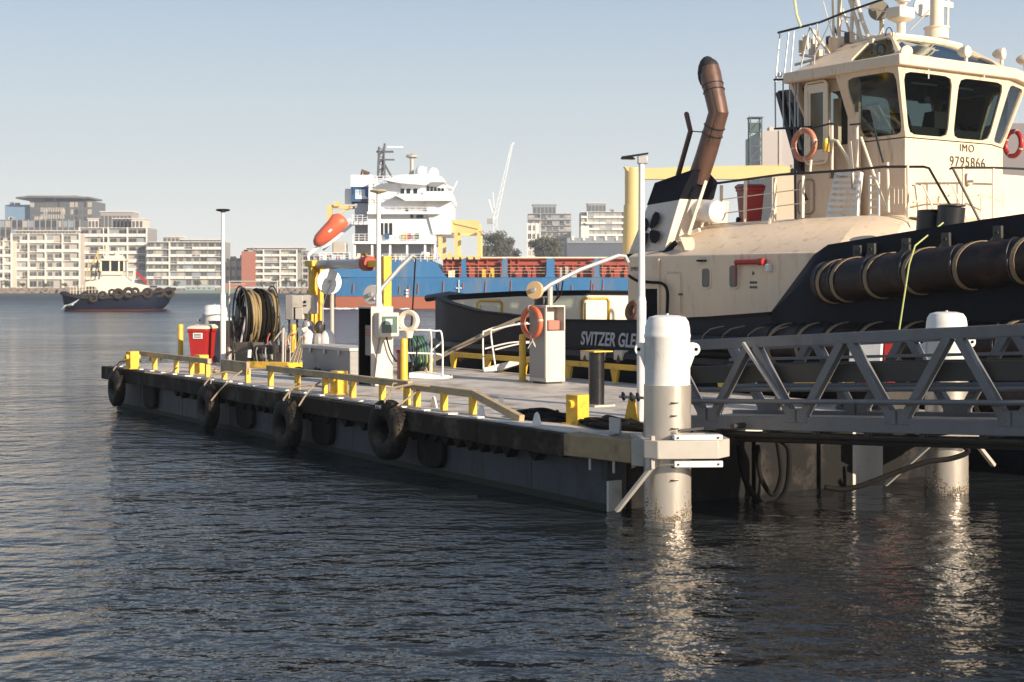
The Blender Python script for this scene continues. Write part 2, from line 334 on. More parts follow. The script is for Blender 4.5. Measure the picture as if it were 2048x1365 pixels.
# tyres on the front face
def tyre_thing():
    r = thing('tyre_fender', '', 'tyre fender', (0, 0, 0), TH, 'tyre fenders hung along the pontoon')
    m = M(); prof = []
    for k in range(20):
        a = 2*math.pi*k/20; cx = math.copysign(abs(math.cos(a))**.6, math.cos(a)); sz = math.copysign(abs(math.sin(a))**.75, math.sin(a))
        prof.append((.335+.165*sz*(1), .14*cx))
    n = 40; q = Matrix.Rotation(R(90), 4, 'X')
    rings = [[q @ Vector((rr*math.cos(2*math.pi*i/n), rr*math.sin(2*math.pi*i/n), z)) for rr, z in prof] for i in range(n)]
    rings.append(rings[0]); m.loft(rings, True, False)
    for i in range(44):                                   # tread blocks
        a = 2*math.pi*i/44
        for sgn in (-1, 1):
            p = Vector((.50*math.cos(a+sgn*.03), sgn*.05, .50*math.sin(a+sgn*.03))); t = Vector((-math.sin(a), 0, math.cos(a)))
            m.bar(p-t*.022, p+t*.022, .07, .018, Vector((math.cos(a), 0, math.sin(a))))
    c = m.build('casing', tyre, r)
    a = M().tube([(.05, -.05, .36), (.05, -.10, .5), (.12, .05, .72), (.3, .32, .78), (.55, .52, .74)], .022, 8).tube([(-.05, .03, .34), (-.1, .1, .6), (-.3, .3, .76), (-.5, .5, .74)], .014, 6)
    a.build('lashing', rope, r)
    return r
t0 = tyre_thing(); tl = ['tyre fender at the far left end of the pontoon, below the small raised rail', 'tyre fender with a slanting pale rope across it, second from the left end',
      'tyre fender lashed with crossed ropes, third from the left end', 'tyre fender nearest the white mooring pile, with pale chalk lettering on its side']
for i, (px, py) in enumerate([(238, 776), (422, 815), (580, 850), (782, 860)]):
    x, z = FV(px, py, -.1); o = t0 if i == 0 else dup(t0, (0, 0, 0), tl[i])
    o.location = FW(x, -.16, z); o['label'] = tl[i]; o.rotation_euler = (0, 0, TH+R([-3, -5, 0, 4][i]))
    s = [.92, 1.0, 1.0, 1.0][i]; o.scale = (s, s, s)
    if i == 3: text('LINE', 'chalk_lettering', .09, ropew, o, (-.17, -.142, .36), (R(90), 0, 0), .002)
# ---------------------------------------------------------------- piles with guide collars
def pile(loc, label, s=1.):
    r = thing('mooring_pile', label, 'pile', loc, TH, 'white mooring piles')
    Rr = .305*s
    M().lathe([(Rr, 1.62), (Rr, 2.42), (Rr+.006, 2.43), (Rr+.006, 2.47), (Rr, 2.48), (Rr*.985, 2.56), (Rr*.93, 2.64), (Rr*.8, 2.70), (Rr*.5, 2.725), (.03, 2.73)], n=48).build('pile_cap', white, r)
    M().cyl((0, 0, 2.72), (0, 0, 2.75), .02).build('pile_eye', galv, r)
    m = M().lathe([(Rr+.012, -1), (Rr+.012, 1.80)], n=48); m.box(-Rr-.04, -Rr, -.015, .015, .3, 1.8)
    m.build('steel_sleeve', stain, r)
    m = M(); tk = M()
    for k in range(7): tk.box(Rr-.03, Rr+.022, -.17, -.08-.02*(k % 2), .55+k*.17, .565+k*.17)
    tk.build('tide_marks', blackm, r)
    bm_ = M()
    for k in range(900):                                  # barnacles at the tide line
        a = random.uniform(0, 2*math.pi); z = abs(random.gauss(0, .10))*(1+.6*math.sin(a*3)); p = Vector((math.cos(a)*(Rr+.01), math.sin(a)*(Rr+.01), z+.01)); bm_.ball(p, random.uniform(.005, .013), 5)
    tag(bm_.build('barnacles', mat('barnacle', (.16, .12, .08), .9), r, smooth=False), kind='stuff')
    for sg in (-1, 1):                                    # padeyes facing left and right of the view
        a = R(56.5) + (math.pi if sg < 0 else 0); ux = Vector((math.cos(a), math.sin(a), 0)); px_ = Vector((-ux.y, ux.x, 0))*.02
        c = ux*(Rr+.06); pts = [ux*Rr+Vector((0, 0, 2.36)), ux*(Rr+.05)+Vector((0, 0, 2.36))]
        pts += [c+ux*.075*math.cos(t)+Vector((0, 0, 2.27+.085*math.sin(t))) for t in [math.pi*(.5-k/8) for k in range(9)]]
        pts += [ux*(Rr)+Vector((0, 0, 2.02))]
        e = M().prism([p-px_ for p in pts], px_*2).build('padeye', white, r, bevel=.006)
        M().cyl(c+ux*.02+Vector((0, 0, 2.27))-px_*1.3, c+ux*.02+Vector((0, 0, 2.27))+px_*1.3, .024, n=12).build('eye_hole', darkm, e)
    return r
pA = (-.86, .70)
def yaw(x, y): p = FW(x, y); return p
pX, pY = 2.08, 19.05
near_pile = pile(Vector((pX, pY, 0)), 'white capped mooring pile with stainless sleeve at the near corner of the pontoon')
far_pile = pile(Vector(((1893-1024)/FPX*21.6, 21.6, 0)), 'white capped mooring pile standing behind the grey truss gangway')
def guide(loc, label, rz):
    r = thing('pile_guide', label, 'pile guide', loc, rz, 'steel pile guides')
    m = M(); z0, z1 = .89, 1.13                            # collar of straight box sections
    h = .50; t = .10
    pts = [(-h, -h+.12), (-h+.16, -h-.02), (h-.04, -h-.02), (h+.16, -h+.22), (h+.16, h), (-h, h)]
    ins = [(-h+t, -h+.12+t), (-h+.2+.0, -h+t), (h-.1, -h+t), (h+.06, -h+.26), (h+.06, h-t), (-h+t, h-t)]
    n = len(pts)
    vs = [(x, y, z) for z in (z0, z1) for x, y in pts]+[(x, y, z) for z in (z0, z1) for x, y in ins]; fs = []
    for i in range(n):
        j = (i+1) % n
        fs += [(i, j, n+j, n+i), (2*n+i, 3*n+i, 3*n+j, 2*n+j), (n+i, n+j, 3*n+j, 3*n+i), (i, 2*n+i, 2*n+j, j)]
    m.add(vs, fs); m.build('collar', offwhite, r, bevel=.01)
    a = M().box(-.12, .52, -h-.0, -h+.16, z1+.002, z1+.07).build('roller_block', white, r, bevel=.01)
    M().box(-.12, .52, -h-.02, -h+.05, z0-.11, z0-.03).build('roller_plate', white, r, bevel=.008)
    for x in (-.07, .46): M().cyl((x, -h-.012, z1+.035), (x, -h+.01, z1+.035), .016, n=8).build('bolt', steeldk, r)
    for x in (-.07, .46): M().cyl((x, -h-.03, z0-.07), (x, -h-.01, z0-.07), .016, n=8).build('bolt', steeldk, r)
    M().box(-h-.02, -h+.14, h, h+.28, z0, z1-.02).build('guide_arm', offwhite, r, bevel=.01); M().box(h-.06, h+.12, h, h+.7, z0, z1-.02).build('guide_arm', offwhite, r, bevel=.01)
    M().bar((-.05, -h+.1, z1+.12), (.32, -h+.3, z1+.13), .03, .03).build('wear_strip', steeldk, r)
    return r
g1 = guide(Vector((pX+.12, pY, -.03)), 'cream steel collar clasping the near pile at the pontoon corner', R(4))
_r = Matrix.Rotation(-R(4), 3, 'Z')
M().bar(_r @ (P(1234, 1022, 19.0)-g1.location), _r @ (P(1304, 934, 18.65)-g1.location), .09, .05).build('brace', offwhite, g1, bevel=.006)
M().bar(_r @ (P(1305, 938, 18.62)-g1.location), _r @ (P(1305, 872, 18.62)-g1.location), .09, .05).build('brace_plate', offwhite, g1, bevel=.006)
g2 = guide(far_pile.location, 'steel collar round the far pile, under the gangway', R(-10))
for g, a, b in ((g2, (-.9, 0, .08), (-.25, -.5, .8)), (g2, (.70, .1, .40), (.34, -.25, .84))): M().bar(a, b, .07, .05).build('brace', offwhite, g)
# ---------------------------------------------------------------- gangway (truss bridge)
def gangway():
    p0, p1 = Vector((2.52, 20.1, 0)), Vector((7.6, 14.45, 0))
    L = (p1-p0).length; r = thing('gangway', 'grey aluminium truss gangway leading from the pontoon to shore at the right', 'gangway', p0, math.atan2(p1.y-p0.y, p1.x-p0.x))
    zb0, zt0, zb1, zt1 = 1.20, 2.28, 1.62, 2.78
    def zb(x): return zb0+(zb1-zb0)*x/L
    def zt(x): return zt0+(zt1-zt0)*x/L
    for y, nm in ((0, 'truss_side'), (1.35, 'truss_side')):
        m = M(); m.bar((-.55 if y == 0 else 0, y, zt(-.55)), (L, y, zt(L)), .11, .145); m.bar((-.3, y, zb(-.3)), (L, y, zb(L)), .11, .18)
        n = 5; s = L/n
        o = m.build('top_and_bottom_chord', alum, r, bevel=.008)
        for k in range(n+1):
            xt = k*s-.25+1.36-s
            for sg in (-1, 1):
                a = (xt+sg*.07, y, zt(xt)-.055); b = (xt+sg*s*.45, y, zb(xt+sg*s*.45)+.07)
                if b[0] > L or b[0] < -.6 or a[0] > L or a[0] < -.6: continue
                M().bar(a, b, .105, .13, (0, 1, 0)).build('truss_diagonal', alum, r, bevel=.006)
        for k in range(n+1):
            xt = k*s-.25+1.36-s
            for sg in (-1, 1):
                xb = xt+sg*s*.45
                if 0 < xb < L: M().box(xb-.1, xb+.1, y-.062, y+.062, zb(xb)+.02, zb(xb)+.2).build('gusset', alum, r, bevel=.006)
    M().bar((-.2, .25, zb(-.2)+.03), (L, .25, zb(L)+.03), .3, .03).bar((-.2, .8, zb(-.2)+.03), (L, .8, zb(L)+.03), .78, .03).build('walkway', mat('walkway_grating', (.10, .10, .105), .6, .3, bump=.003, bscale=80), r)
    for y, dz in ((-.13, .30), (.12, .45), (1.22, .45)): M().tube([(-.4, y, zb(-.4)+dz), (L, y, zb(L)+dz)], .035, 10).build('handrail', alum, r)
    for y in (.15, 1.2): M().bar((-.3, y, zb(-.3)+.66), (L, y, zb(L)+.66), .04, .24).build('kick_panel', steeldk, r, bevel=.006)
    M().bar((-.3, 1.24, zb(-.3)+.84), (L, 1.24, zb(L)+.84), .05, .04).build('mid_rail', alum, r)
    m = M()
    for k in range(9): x = .5+k*.8; m.box(x-.04, x+.04, .02, 1.33, zb(x)-.14, zb(x)-.06)
    m.build('cross_beam', steeldk, r)
    m = M(); m.tube([(-.2, .1, zb(0)-.17), (L, .1, zb(L)-.17)], .04, 8); m.tube([(.6, .3, zb(0)-.2), (L, .3, zb(L)-.22)], .055, 8); m.build('service_pipe', steeldk, r)
    M().bar((1.02, -.09, zt(1)), (1.72, -.09, zb(1.7)+.25), .05, .04).build('prop_strut', galv, r)
    M().box(2.9, 3.9, .4, .7, zt(3)-.02, zt(3)+.03).build('cable_tray', cablt, r)
    M().cyl((1.0, -.30, zb(1)-.03), (1.0, .1, zb(1)-.03), .04).build('landing_roller', steeldk, r)
    return r
gangway()
# hanging hoses below the gangway
def hang(pts, rad, mt, label):
    m = M(); q = []
    for i in range(len(pts)-1):
        for k in range(6): q.append(None)
    # Catmull-Rom
    P_ = [Vector(p) for p in pts]; P_ = [P_[0]]+P_+[P_[-1]]; out = []
    for i in range(1, len(P_)-2):
        for k in range(7):
            t = k/7; a, b, c, d = P_[i-1:i+3]
            out.append(.5*((2*b)+(c-a)*t+(2*a-5*b+4*c-d)*t*t+(3*b-a-3*c+d)*t**3))
    out.append(P_[-2]); return out
def curve(pts): return hang(pts, 0, None, '')
o0 = P(1400, 870, 20.3)
def cpx(l, Y): return [P(a, b, Y)-o0 for a, b in l]
r_ = thing('hanging_hose', 'black service hose sagging in a deep loop below the gangway', 'hose', o0)
M().tube(curve(cpx([(1478, 890), (1490, 960), (1530, 1010), (1570, 985), (1578, 905), (1560, 880)], 20.6)), .04, 8).build('hose_loop', hosedk, r_)
M().tube(curve(cpx([(1515, 890), (1520, 950), (1545, 990), (1562, 950), (1555, 885)], 20.9)), .035, 8).build('hose_loop', hosedk, r_)
o1 = P(1680, 980, 20.6)
r_ = thing('mooring_hose', 'thick black cable slung from the pontoon end toward the far pile', 'cable', o1)
M().tube(curve([P(a, b, 20.7)-o1 for a, b in [(1650, 975), (1700, 978), (1780, 950), (1850, 925), (1900, 918), (1935, 905), (1925, 890)]]), .04, 8).build('cable_run', hosedk, r_)
# ---------------------------------------------------------------- the navy tug moored behind the pontoon
TX, TY = -5.0, 14.2
tug = thing('tugboat', 'large cream and navy harbour tug with black bow fenders, moored along the pontoon', 'tugboat', FW(TX, TY), TH)
def tb(m, name, mt, parent=None, **kw):
    o = m.build(name, mt, parent or tug, **kw)
    if parent is None: o.location = (-TX, -TY, 0)
    return o
def T3(px, py, v): x, z = FV(px, py, v); return Vector((x, v, z))
def TU(px, py, u): y, z = FU(px, py, u); return Vector((u, y, z))
YC = 14.2
PLAN = [(-19.4, 0.02, 2.95), (-19.4, 2.5, 2.93), (-19.35, 4.2, 2.86), (-19.1, 5.2, 2.82), (-18.4, 5.85, 2.80), (-17.2, 6.15, 2.64), (-15.5, 6.28, 2.44), (-12, 6.3, 2.28), (-9, 6.3, 2.32), (-6.5, 6.3, 2.44), (-4.7, 6.3, 2.56)]
BOW = [(-4.7, 6.3, 2.62), (-3.85, 6.28, 2.95), (-3.5, 6.25, 3.0), (-1.5, 6.2, 3.1), (0, 6.1, 3.2), (1.5, 5.85, 3.25), (3, 5.4, 3.3), (4.6, 4.6, 3.4), (6, 3.6, 3.35), (7.2, 2.3, 3.5), (7.9, 1.0, 3.5), (8.05, .02, 3.5)]
def hull():
    rings = []
    for x, hb, zt in PLAN+BOW[1:]:
        zd = 1.4 if x < -4.5 else 2.3
        k = min(1, max(.0, (x+19.4)/3.0)); zb = -.1-1.9*k
        hw = hb*(.93 if x < 2 else .93-.05*(x-2)); xs = x*(1 if x < 0 else 1-.04*x/8)
        row = []
        for sg in (-1, 1):
            pr = [(hb-.02, zd), (hb-.02, .75), (max(hw, .01), -.1), (max(hw*.75, .01), zb)]
            if sg > 0: pr = pr[::-1]
            row += [Vector((xs if z < .3 else x, YC+sg*b, z)) for b, z in pr]
        rings.append(row)
    tb(M().loft(rings), 'hull', navy, ang=50)
    # bulwark: closed loop wall
    def wall(seq, z0f, th=.1, inset=0):
        rings = []
        full = [(x, -hb, zt) for x, hb, zt in seq]+[(x, hb, zt) for x, hb, zt in seq[::-1]]
        return full
    full = [(x, YC-hb, zt) for x, hb, zt in PLAN[::-1]]+[(x, YC+hb, zt) for x, hb, zt in PLAN[1:]]
    def strip(full, off0, off1, zlo, dz=0, closed=False):
        rings = []; n = len(full)
        for i, (x, y, zt) in enumerate(full):
            a, b = full[max(i-1, 0)], full[min(i+1, n-1)]
            d = Vector((b[0]-a[0], b[1]-a[1], 0)).normalized(); nn = Vector((d.y, -d.x, 0))
            c = Vector((YC*0+x-(-8), y-YC, 0))
            if nn.dot(c) < 0: nn = -nn
            p = Vector((x, y, 0)); rings.append([p+nn*off0+Vector((0, 0, zlo)), p+nn*off0+Vector((0, 0, zt+dz)), p+nn*off1+Vector((0, 0, zt+dz)), p+nn*off1+Vector((0, 0, zlo))])
        return M().loft(rings)
    tb(strip(full, .0, -.08, 1.3), 'bulwark', navy, ang=50)
    tb(strip(full, -.082, -.16, 1.38, -.1), 'bulwark_lining', creamlt, ang=50)
    tb(strip(full, .03, -.2, 2.0, .05).__class__().loft([[q+Vector((0, 0, 0)) for q in r] for r in cap_rings(full)]), 'bulwark_cap', navytop, ang=50)
    # rub fender on the side
    tb(M().tube([(x, y-.02 if y < YC else y+.02, 1.52) for x, y, z in full], .17, 8), 'side_fender', blacktube)
def cap_rings(full):
    rings = []; n = len(full)
    for i, (x, y, zt) in enumerate(full):
        a, b = full[max(i-1, 0)], full[min(i+1, n-1)]
        d = Vector((b[0]-a[0], b[1]-a[1], 0)).normalized(); nn = Vector((d.y, -d.x, 0))
        if nn.dot(Vector((x+8, y-YC, 0))) < 0: nn = -nn
        p = Vector((x, y, 0)); rings.append([p+nn*.04+Vector((0, 0, zt)), p+nn*.04+Vector((0, 0, zt+.06)), p-nn*.2+Vector((0, 0, zt+.06)), p-nn*.2+Vector((0, 0, zt))])
    return rings
hull()
# raised bow bulwark, leaning in above a knuckle
def bow_full(off=0, seq=BOW):
    return [(x, YC-hb-off, zt) for x, hb, zt in seq]+[(x, YC+hb+off, zt) for x, hb, zt in seq[::-1][1:]]
def zt2(x): return 3.86+.10*(x+4)                        # top of raised bulwark
rings = []
for x, y, zt in bow_full():
    s = 1 if y > YC else -1; hb = abs(y-YC); z2 = zt2(x) if x > -3.7 else (2.66 if x < -4.6 else 3.72)
    zk = min(zt+.25, z2-.05); lean = .28*min(1, hb)
    f = (hb-lean)/max(hb, .01)
    xx = x-(.25 if x > 6 else 0)
    rings.append([Vector((x, YC+s*hb, 1.2)), Vector((x, YC+s*hb, zk)), Vector((xx, YC+s*(hb-lean), z2)), Vector((xx-.03, YC+s*(hb-lean-.1), z2)), Vector((x-.03, YC+s*(hb-.12), zk)), Vector((x-.03, YC+s*(hb-.12), 1.2))])
tb(M().loft(rings), 'bow_bulwark', navytop, ang=40)
# aft wing of the raised bulwark
tb(M().prism([(-4.75, 7.9, 2.5), (-3.85, 7.93, 2.5), (-3.85, 8.2, 3.72), (-3.98, 8.2, 3.6)], (0, .5, 0)), 'bulwark_wing', navytop, bevel=.04)
# cylindrical bow fenders with straps
def fender(zf, rad, x0, name, strapx, lean=.15):
    pts = [Vector((x, y, zf(x))) for x, y, z in [(a, YC-b-rad*.55+lean, 0) for a, b, c in BOW if a >= x0]]
    pts = [Vector((x0, pts[0].y, zf(x0)))]+pts+[Vector((q.x, 2*YC-q.y, q.z)) for q in pts[::-1][1:]]
    dense = curve([tuple(q) for q in pts])
    o = tb(M().tube(dense, rad, 20), name, blacktube)
    for x in strapx:
        y = None
        for a, b in zip(dense, dense[1:]):
            if a.x <= x < b.x and a.y < YC: t = (x-a.x)/(b.x-a.x); y = a.lerp(b, t); d = (b-a).normalized(); break
        if y is None: continue
        side = Vector((-d.y, d.x, 0)); side = side if side.y < 0 else -side
        arc = []; dx_ = d if d.x > 0 else -d
        for k in range(19):
            an = R(112-k*12); arc.append(y+side*(rad+.018)*math.cos(an)+Vector((0, 0, (rad+.018)*math.sin(an)))+dx_*(.34*max(0, 1-k/9)**1.6+.012*max(0, k-12)**1.3))
        top = arc[0]+Vector((0, 0, .10))+dx_*.1
        m = M(); al = [top]+arc
        for k in range(len(al)-1): m.bar(al[k], al[k+1]+(al[k+1]-al[k])*.1, .075, .016, d.cross(al[k+1]-al[k]).normalized())
        s = tb(m, 'strap', strap)
        if name == 'upper_bow_fender': tb(M().box(-.085, .085, -.03, .03, -.12, .12, Matrix.Translation(top+dx_*.05+Vector((.0, -.02, .04)))).torus(tuple(top+dx_*.05+Vector((0, -.06, .04))), (0, 1, 0), .035, .012, 12, 6), 'strap_plate', steeldk, bevel=.01)
        for dd in (-.10,):
            m = M().torus((y+d*dd).to_tuple(), d, rad+.005, .018, 24, 6); tb(m, 'retaining_ring', blackm)
fender(lambda x: 3.12+.085*(x+4), .385, -3.3, 'upper_bow_fender', [-3.1, -2.75, -1.95, -1.1, -.1, .9, 2.0])
fender(lambda x: 2.0+.03*(x+4), .40, -4.9, 'lower_bow_fender', [-4.4, -3.7, -3.0, -2.2, -1.3, -.4, .6], lean=.25)
fender(lambda x: 1.25, .34, -4.9, 'waterline_bow_fender', [-4.0, -2.6, -1.2, .2], lean=.2)
m = M().tube([(x, 7.75, 1.95) for x in (-8, -4.85)], .17, 10); tb(m, 'side_roll_fender', blacktube)
for px in (1410, 1450, 1500, 1545):
    x, z = FV(px, 670, 7.6); tb(M().tube([(x-.1, 7.60, z-.1), (x, 7.56, z), (x+.15, 7.62, z+.12), (x+.3, 7.85, z+.18)], .014, 6), 'lashing', strap)
# deck
tb(M().prism([(x, YC-hb+.15, 1.36) for x, hb, z in PLAN]+[(x, YC+hb-.15, 1.36) for x, hb, z in PLAN[::-1]], (0, 0, .05)), 'main_deck', mat('green_grey_deck', (.16, .19, .17), .7))
tb(M().prism([(x, YC-hb*.9+.1, 2.9) for x, hb, z in BOW[1:]]+[(x, YC+hb*.9-.1, 2.9) for x, hb, z in BOW[1:][::-1]], (0, 0, .05)), 'fore_deck', mat('green_grey_deck', (.16, .19, .17), .7))
# transom gate frame, aft gear
for a, b in (((1165, 597), (1218, 640)), ((955, 602), (1005, 640))):
    y0, z0 = FU(a[0], a[1], -19.2); y1, z1 = FU(b[0], b[1], -19.2)
    c = [(-19.2, y0, 1.6), (-19.2, y0, z0-.08), (-19.2, y0+.08, z0), (-19.2, y1-.08, z0), (-19.2, y1, z0-.08), (-19.2, y1, 1.6)]
    tb(M().tube(c, .035, 8), 'gate_frame', yellow)
    tb(M().box(-19.19, -19.16, y0+.1, y1-.1, 1.6, z0-.12), 'gate_panel', creamlt, bevel=.01)
m = M().tube([T3(855, 597, 10.5), T3(900, 590, 10.5), T3(940, 596, 10.5), T3(942, 612, 10.5)], .11, 10).tube([T3(942, 605, 10.6), T3(960, 606, 10.6), T3(972, 610, 10.6)], .04, 6)
tb(m, 'towing_fairlead', blackm)
# deckhouse: vertical side and sloped shoulder
HX0, HX1, HV = -10.75, -3.6, 9.1
HV2 = 2*YC-HV
tb(M().loft([[(HX0, HV, 1.38), (HX1-.6, HV, 1.38), (HX1, HV+.9, 1.38), (HX1, HV2-.9, 1.38), (HX1-.6, HV2, 1.38), (HX0, HV2, 1.38)],
             [(HX0, HV, 3.80), (HX1-.6, HV, 3.80), (HX1, HV+.9, 3.80), (HX1, HV2-.9, 3.80), (HX1-.6, HV2, 3.80), (HX0, HV2, 3.80)],
             [(HX0+.2, HV+1.0, 4.42), (HX1-1.1, HV+1.15, 4.42), (HX1-.5, HV+1.9, 4.42), (HX1-.5, HV2-1.9, 4.42), (HX1-1.1, HV2-1.15, 4.42), (HX0+.2, HV2-1.0, 4.42)],
             [(HX0+.4, HV+1.55, 4.60), (HX1-1.5, HV+1.75, 4.60), (HX1-.9, HV+2.3, 4.60), (HX1-.9, HV2-2.3, 4.60), (HX1-1.5, HV2-1.75, 4.60), (HX0+.4, HV2-1.55, 4.60)]]), 'deckhouse', cream, ang=24, bevel=.03)
def rrect(cx, cz, w, h, v, r_, th=.03, n=6):             # rounded rectangle on a side plane
    pts = []
    for (sx, sz, a0) in ((1, 1, 0), (-1, 1, 90), (-1, -1, 180), (1, -1, 270)):
        for k in range(n+1): a = R(a0+90*k/n); pts.append((cx+sx*(w/2-r_)+r_*math.cos(a), v, cz+sz*(h/2-r_)+r_*math.sin(a)))
    return pts
def port(px0, py0, px1, py1, v):
    x0, z0 = FV(px0, py0, v); x1, z1 = FV(px1, py1, v); cx, cz, w_, h_ = (x0+x1)/2, (z0+z1)/2, abs(x1-x0), abs(z0-z1)
    f = tb(M().tube(rrect(cx, cz, w_, h_, v-.01, .09), .022, 6, True), 'porthole', creamlt)
    p_ = M().prism(rrect(cx, cz, w_-.03, h_-.03, v-.004, .08), (0, -.008, 0)).build('porthole_glass', mat('shaded_glass', (.10, .09, .08), .15), f)
port(1404, 536, 1422, 577, HV); port(1459, 530, 1478, 577, HV)
x0, z0 = FV(1478, 531, HV); x1, z1 = FV(1528, 524, HV)
m = M().cyl((x0, HV-.09, z1), (x1, HV-.09, z1), .055).cyl((x1-.05, HV-.09, z1), (x1+.09, HV-.09, z1), .075).cyl((x0, HV-.09, z1), (x0, HV-.09, z1-.5), .028, .014)
tb(m, 'fire_monitor', red)
x2, z2 = FV(1541, 533, HV); tb(M().box(x2-.05, x2+.05, HV-.12, HV, z2-.12, z2+.05), 'wall_lamp', white, bevel=.02)
x3, z3 = FV(1407, 522, HV); tb(M().box(x3-.12, x3+.1, HV-.1, HV, z3-.02, z3+.02), 'rain_strip', darkm)
x4, z4 = FV(1507, 547, HV); m = M(); m.prism([(x4-.03, HV-.004, z4+.05), (x4+.05, HV-.004, z4), (x4-.03, HV-.004, z4-.05)], (0, -.004, 0))
for k in range(2):
    for j in range(5): m.box(x4-.11+j*.047, x4-.075+j*.047, HV-.006, HV-.002, z4-.22-k*.1, z4-.17-k*.1)
tag(tb(m, 'stencil_mark', steeldk), kind=None)
# access recess, door and hose at the aft end of the side
x0, z0 = FV(1292, 578, HV); x1, z1 = FV(1318, 640, HV); tb(M().box(x0, x1, HV-.012, HV+.01, 1.7, z0), 'side_recess', darkm)
x0, z0 = FV(1332, 545, HV); x1, z1 = FV(1364, 632, HV)
d_ = tb(M().tube(rrect((x0+x1)/2, (z0+z1)/2, x1-x0, z0-z1, HV-.01, .12), .018, 6, True), 'side_door', cream)
M().box(x0+.03, x1-.03, HV-.03, HV-.001, z1+.03, z0-.03).build('door_leaf', cream, d_, bevel=.02)
M().box(x1-.06, x1+.04, HV-.06, HV-.02, z0-.52, z0-.48).build('handle', steeldk, d_)
tb(M().box(*sorted((FV(1318, 515, HV)[0], FV(1321, 515, HV)[0])), HV-.05, HV, 1.6, 3.75), 'corner_pipe', cream)
m = M().tube(curve([T3(1258, 552, 9.0), T3(1275, 562, 8.98), T3(1300, 565, 8.98), T3(1325, 568, 8.98), T3(1335, 585, 8.98), T3(1334, 628, 8.98)]), .035, 8); tb(m, 'deck_hose', hosedk)
text('EMER', 'escape_lettering', .13, steeldk, tug, Vector((FV(1262, 542, HV)[0]-TX, HV-.012-TY, FV(1262, 542, HV)[1])), (R(90), 0, 0), .002)
# name on the hull side
x0, z0 = FV(1161, 689, 7.88); x1, z1 = FV(1162, 663, 7.88)
nm = text('SVITZER GLEN', 'name_lettering', (z1-z0)/.70, mat('name_grey', (.42, .43, .46), .5, var=.03), tug, Vector((x0-TX, 7.885-TY, z0+.0)), (R(90), 0, 0), .008, 1.02, .22, off=.009)
wd = FV(1272, 689, 7.88)[0]-x0; 
mx_ = max(v.co.x for v in nm.data.vertices)*(11/12.4)
for v in nm.data.vertices: v.co.x *= wd/mx_
# white freeing-port hoods
for px in (1173, 1205, 1240, 925, 985):
    x, z = FV(px, 712, 7.75)
    a = tb(M().box(x-.15, x+.15, 7.68, 7.9, z-.1, z+.12), 'port_hood', creamlt if px > 1000 else mat('rusty_brown', (.2, .09, .04), .7), bevel=.02)
    M().prism([(x-.04, 7.66, z-.14), (x+.12, 7.66, z-.14), (x+.04, 7.66, z+.02)], (0, .02, 0)).build('hood_mark', mat('dark_red', (.15, .02, .02), .5), a)
# funnel casing with propeller emblem
CV = 9.35
b0, b1, t0_, t1_ = T3(1254, 514, CV), T3(1326, 512, CV), T3(1296, 408, CV+.3), T3(1360, 398, CV+.3)
dv = Vector((0, 1.9, 0))
tb(M().loft([[b0, b1, b1+dv, b0+dv], [t0_, t1_, t1_+dv*.8, t0_+dv*.8]]), 'funnel_casing', mat('casing_cream', (.62, .55, .47), .45, dirt=(.4, .3, .2), damt=.2), bevel=.02)
tb(M().loft([[b0+Vector((-.06, -.03, -.04)), b1+Vector((.1, -.03, -.02)), b1+dv+Vector((.1, 0, -.02)), b0+dv+Vector((-.06, 0, -.04))], [b0+Vector((-.0, -.03, .06)), b1+Vector((.2, -.03, .12)), b1+dv+Vector((.2, 0, .1)), b0+dv+Vector((-.0, 0, .06))]]), 'casing_base', navytop)
c0, c1, c2, c3 = T3(1293, 411, CV+.28), T3(1309, 366, CV+.35), T3(1386, 339, CV+.5), T3(1358, 400, CV+.28)
bk = Vector((0, 1.75, 0)); fr = T3(1435, 366, CV+1.6); fr2 = T3(1428, 398, CV+1.6)
tb(M().add([c0, c1, c2, c3, c0+bk, c1+bk, c2+bk*.3+Vector((-.1, 0, 0)), fr, fr2], [(0, 1, 2, 3), (1, 5, 6, 2), (2, 6, 7), (2, 7, 8, 3), (0, 4, 5, 1), (4, 8, 7, 6, 5), (0, 3, 8, 4)]), 'funnel_cap', navytop, smooth=False, bevel=.015)
# emblem: four blades and hub, lying on the casing side
ctr = T3(1304, 462, CV+.12); uv = (T3(1330, 462, CV+.12)-ctr).normalized(); vv = (t0_-b0).normalized(); vv = (vv-uv*vv.dot(uv)).normalized(); nn = uv.cross(vv); nn = nn if nn.y < 0 else -nn
for k in range(4):
    a0 = R(70+90*k); m = M(); pts = []
    for i in range(15):
        t = i/14*math.pi; rr = .10+.40*math.sin(t)**.6*0; 
        L_ = .07+.42*(i/14 if i <= 14 else 1)
    outl = [(.07, -.04), (.15, -.15), (.30, -.23), (.44, -.20), (.52, -.07), (.50, .07), (.38, .12), (.2, .08), (.07, .04)]
    pts = []
    for rr, tt in outl:
        x_, y_ = rr*math.cos(a0)-tt*math.sin(a0), rr*math.sin(a0)+tt*math.cos(a0); pts.append(ctr+uv*x_*.9+vv*y_*.92+nn*.012+Vector((0, -.06, 0)))
    tb(M().prism(pts, nn*.02), 'emblem_blade', navytop, smooth=False)
tb(M().prism([ctr+(uv*.72*math.cos(2*math.pi*k/14)+vv*math.sin(2*math.pi*k/14))*.075+nn*.03+Vector((0, -.06, 0)) for k in range(14)], nn*.012), 'emblem_hub', cablt)
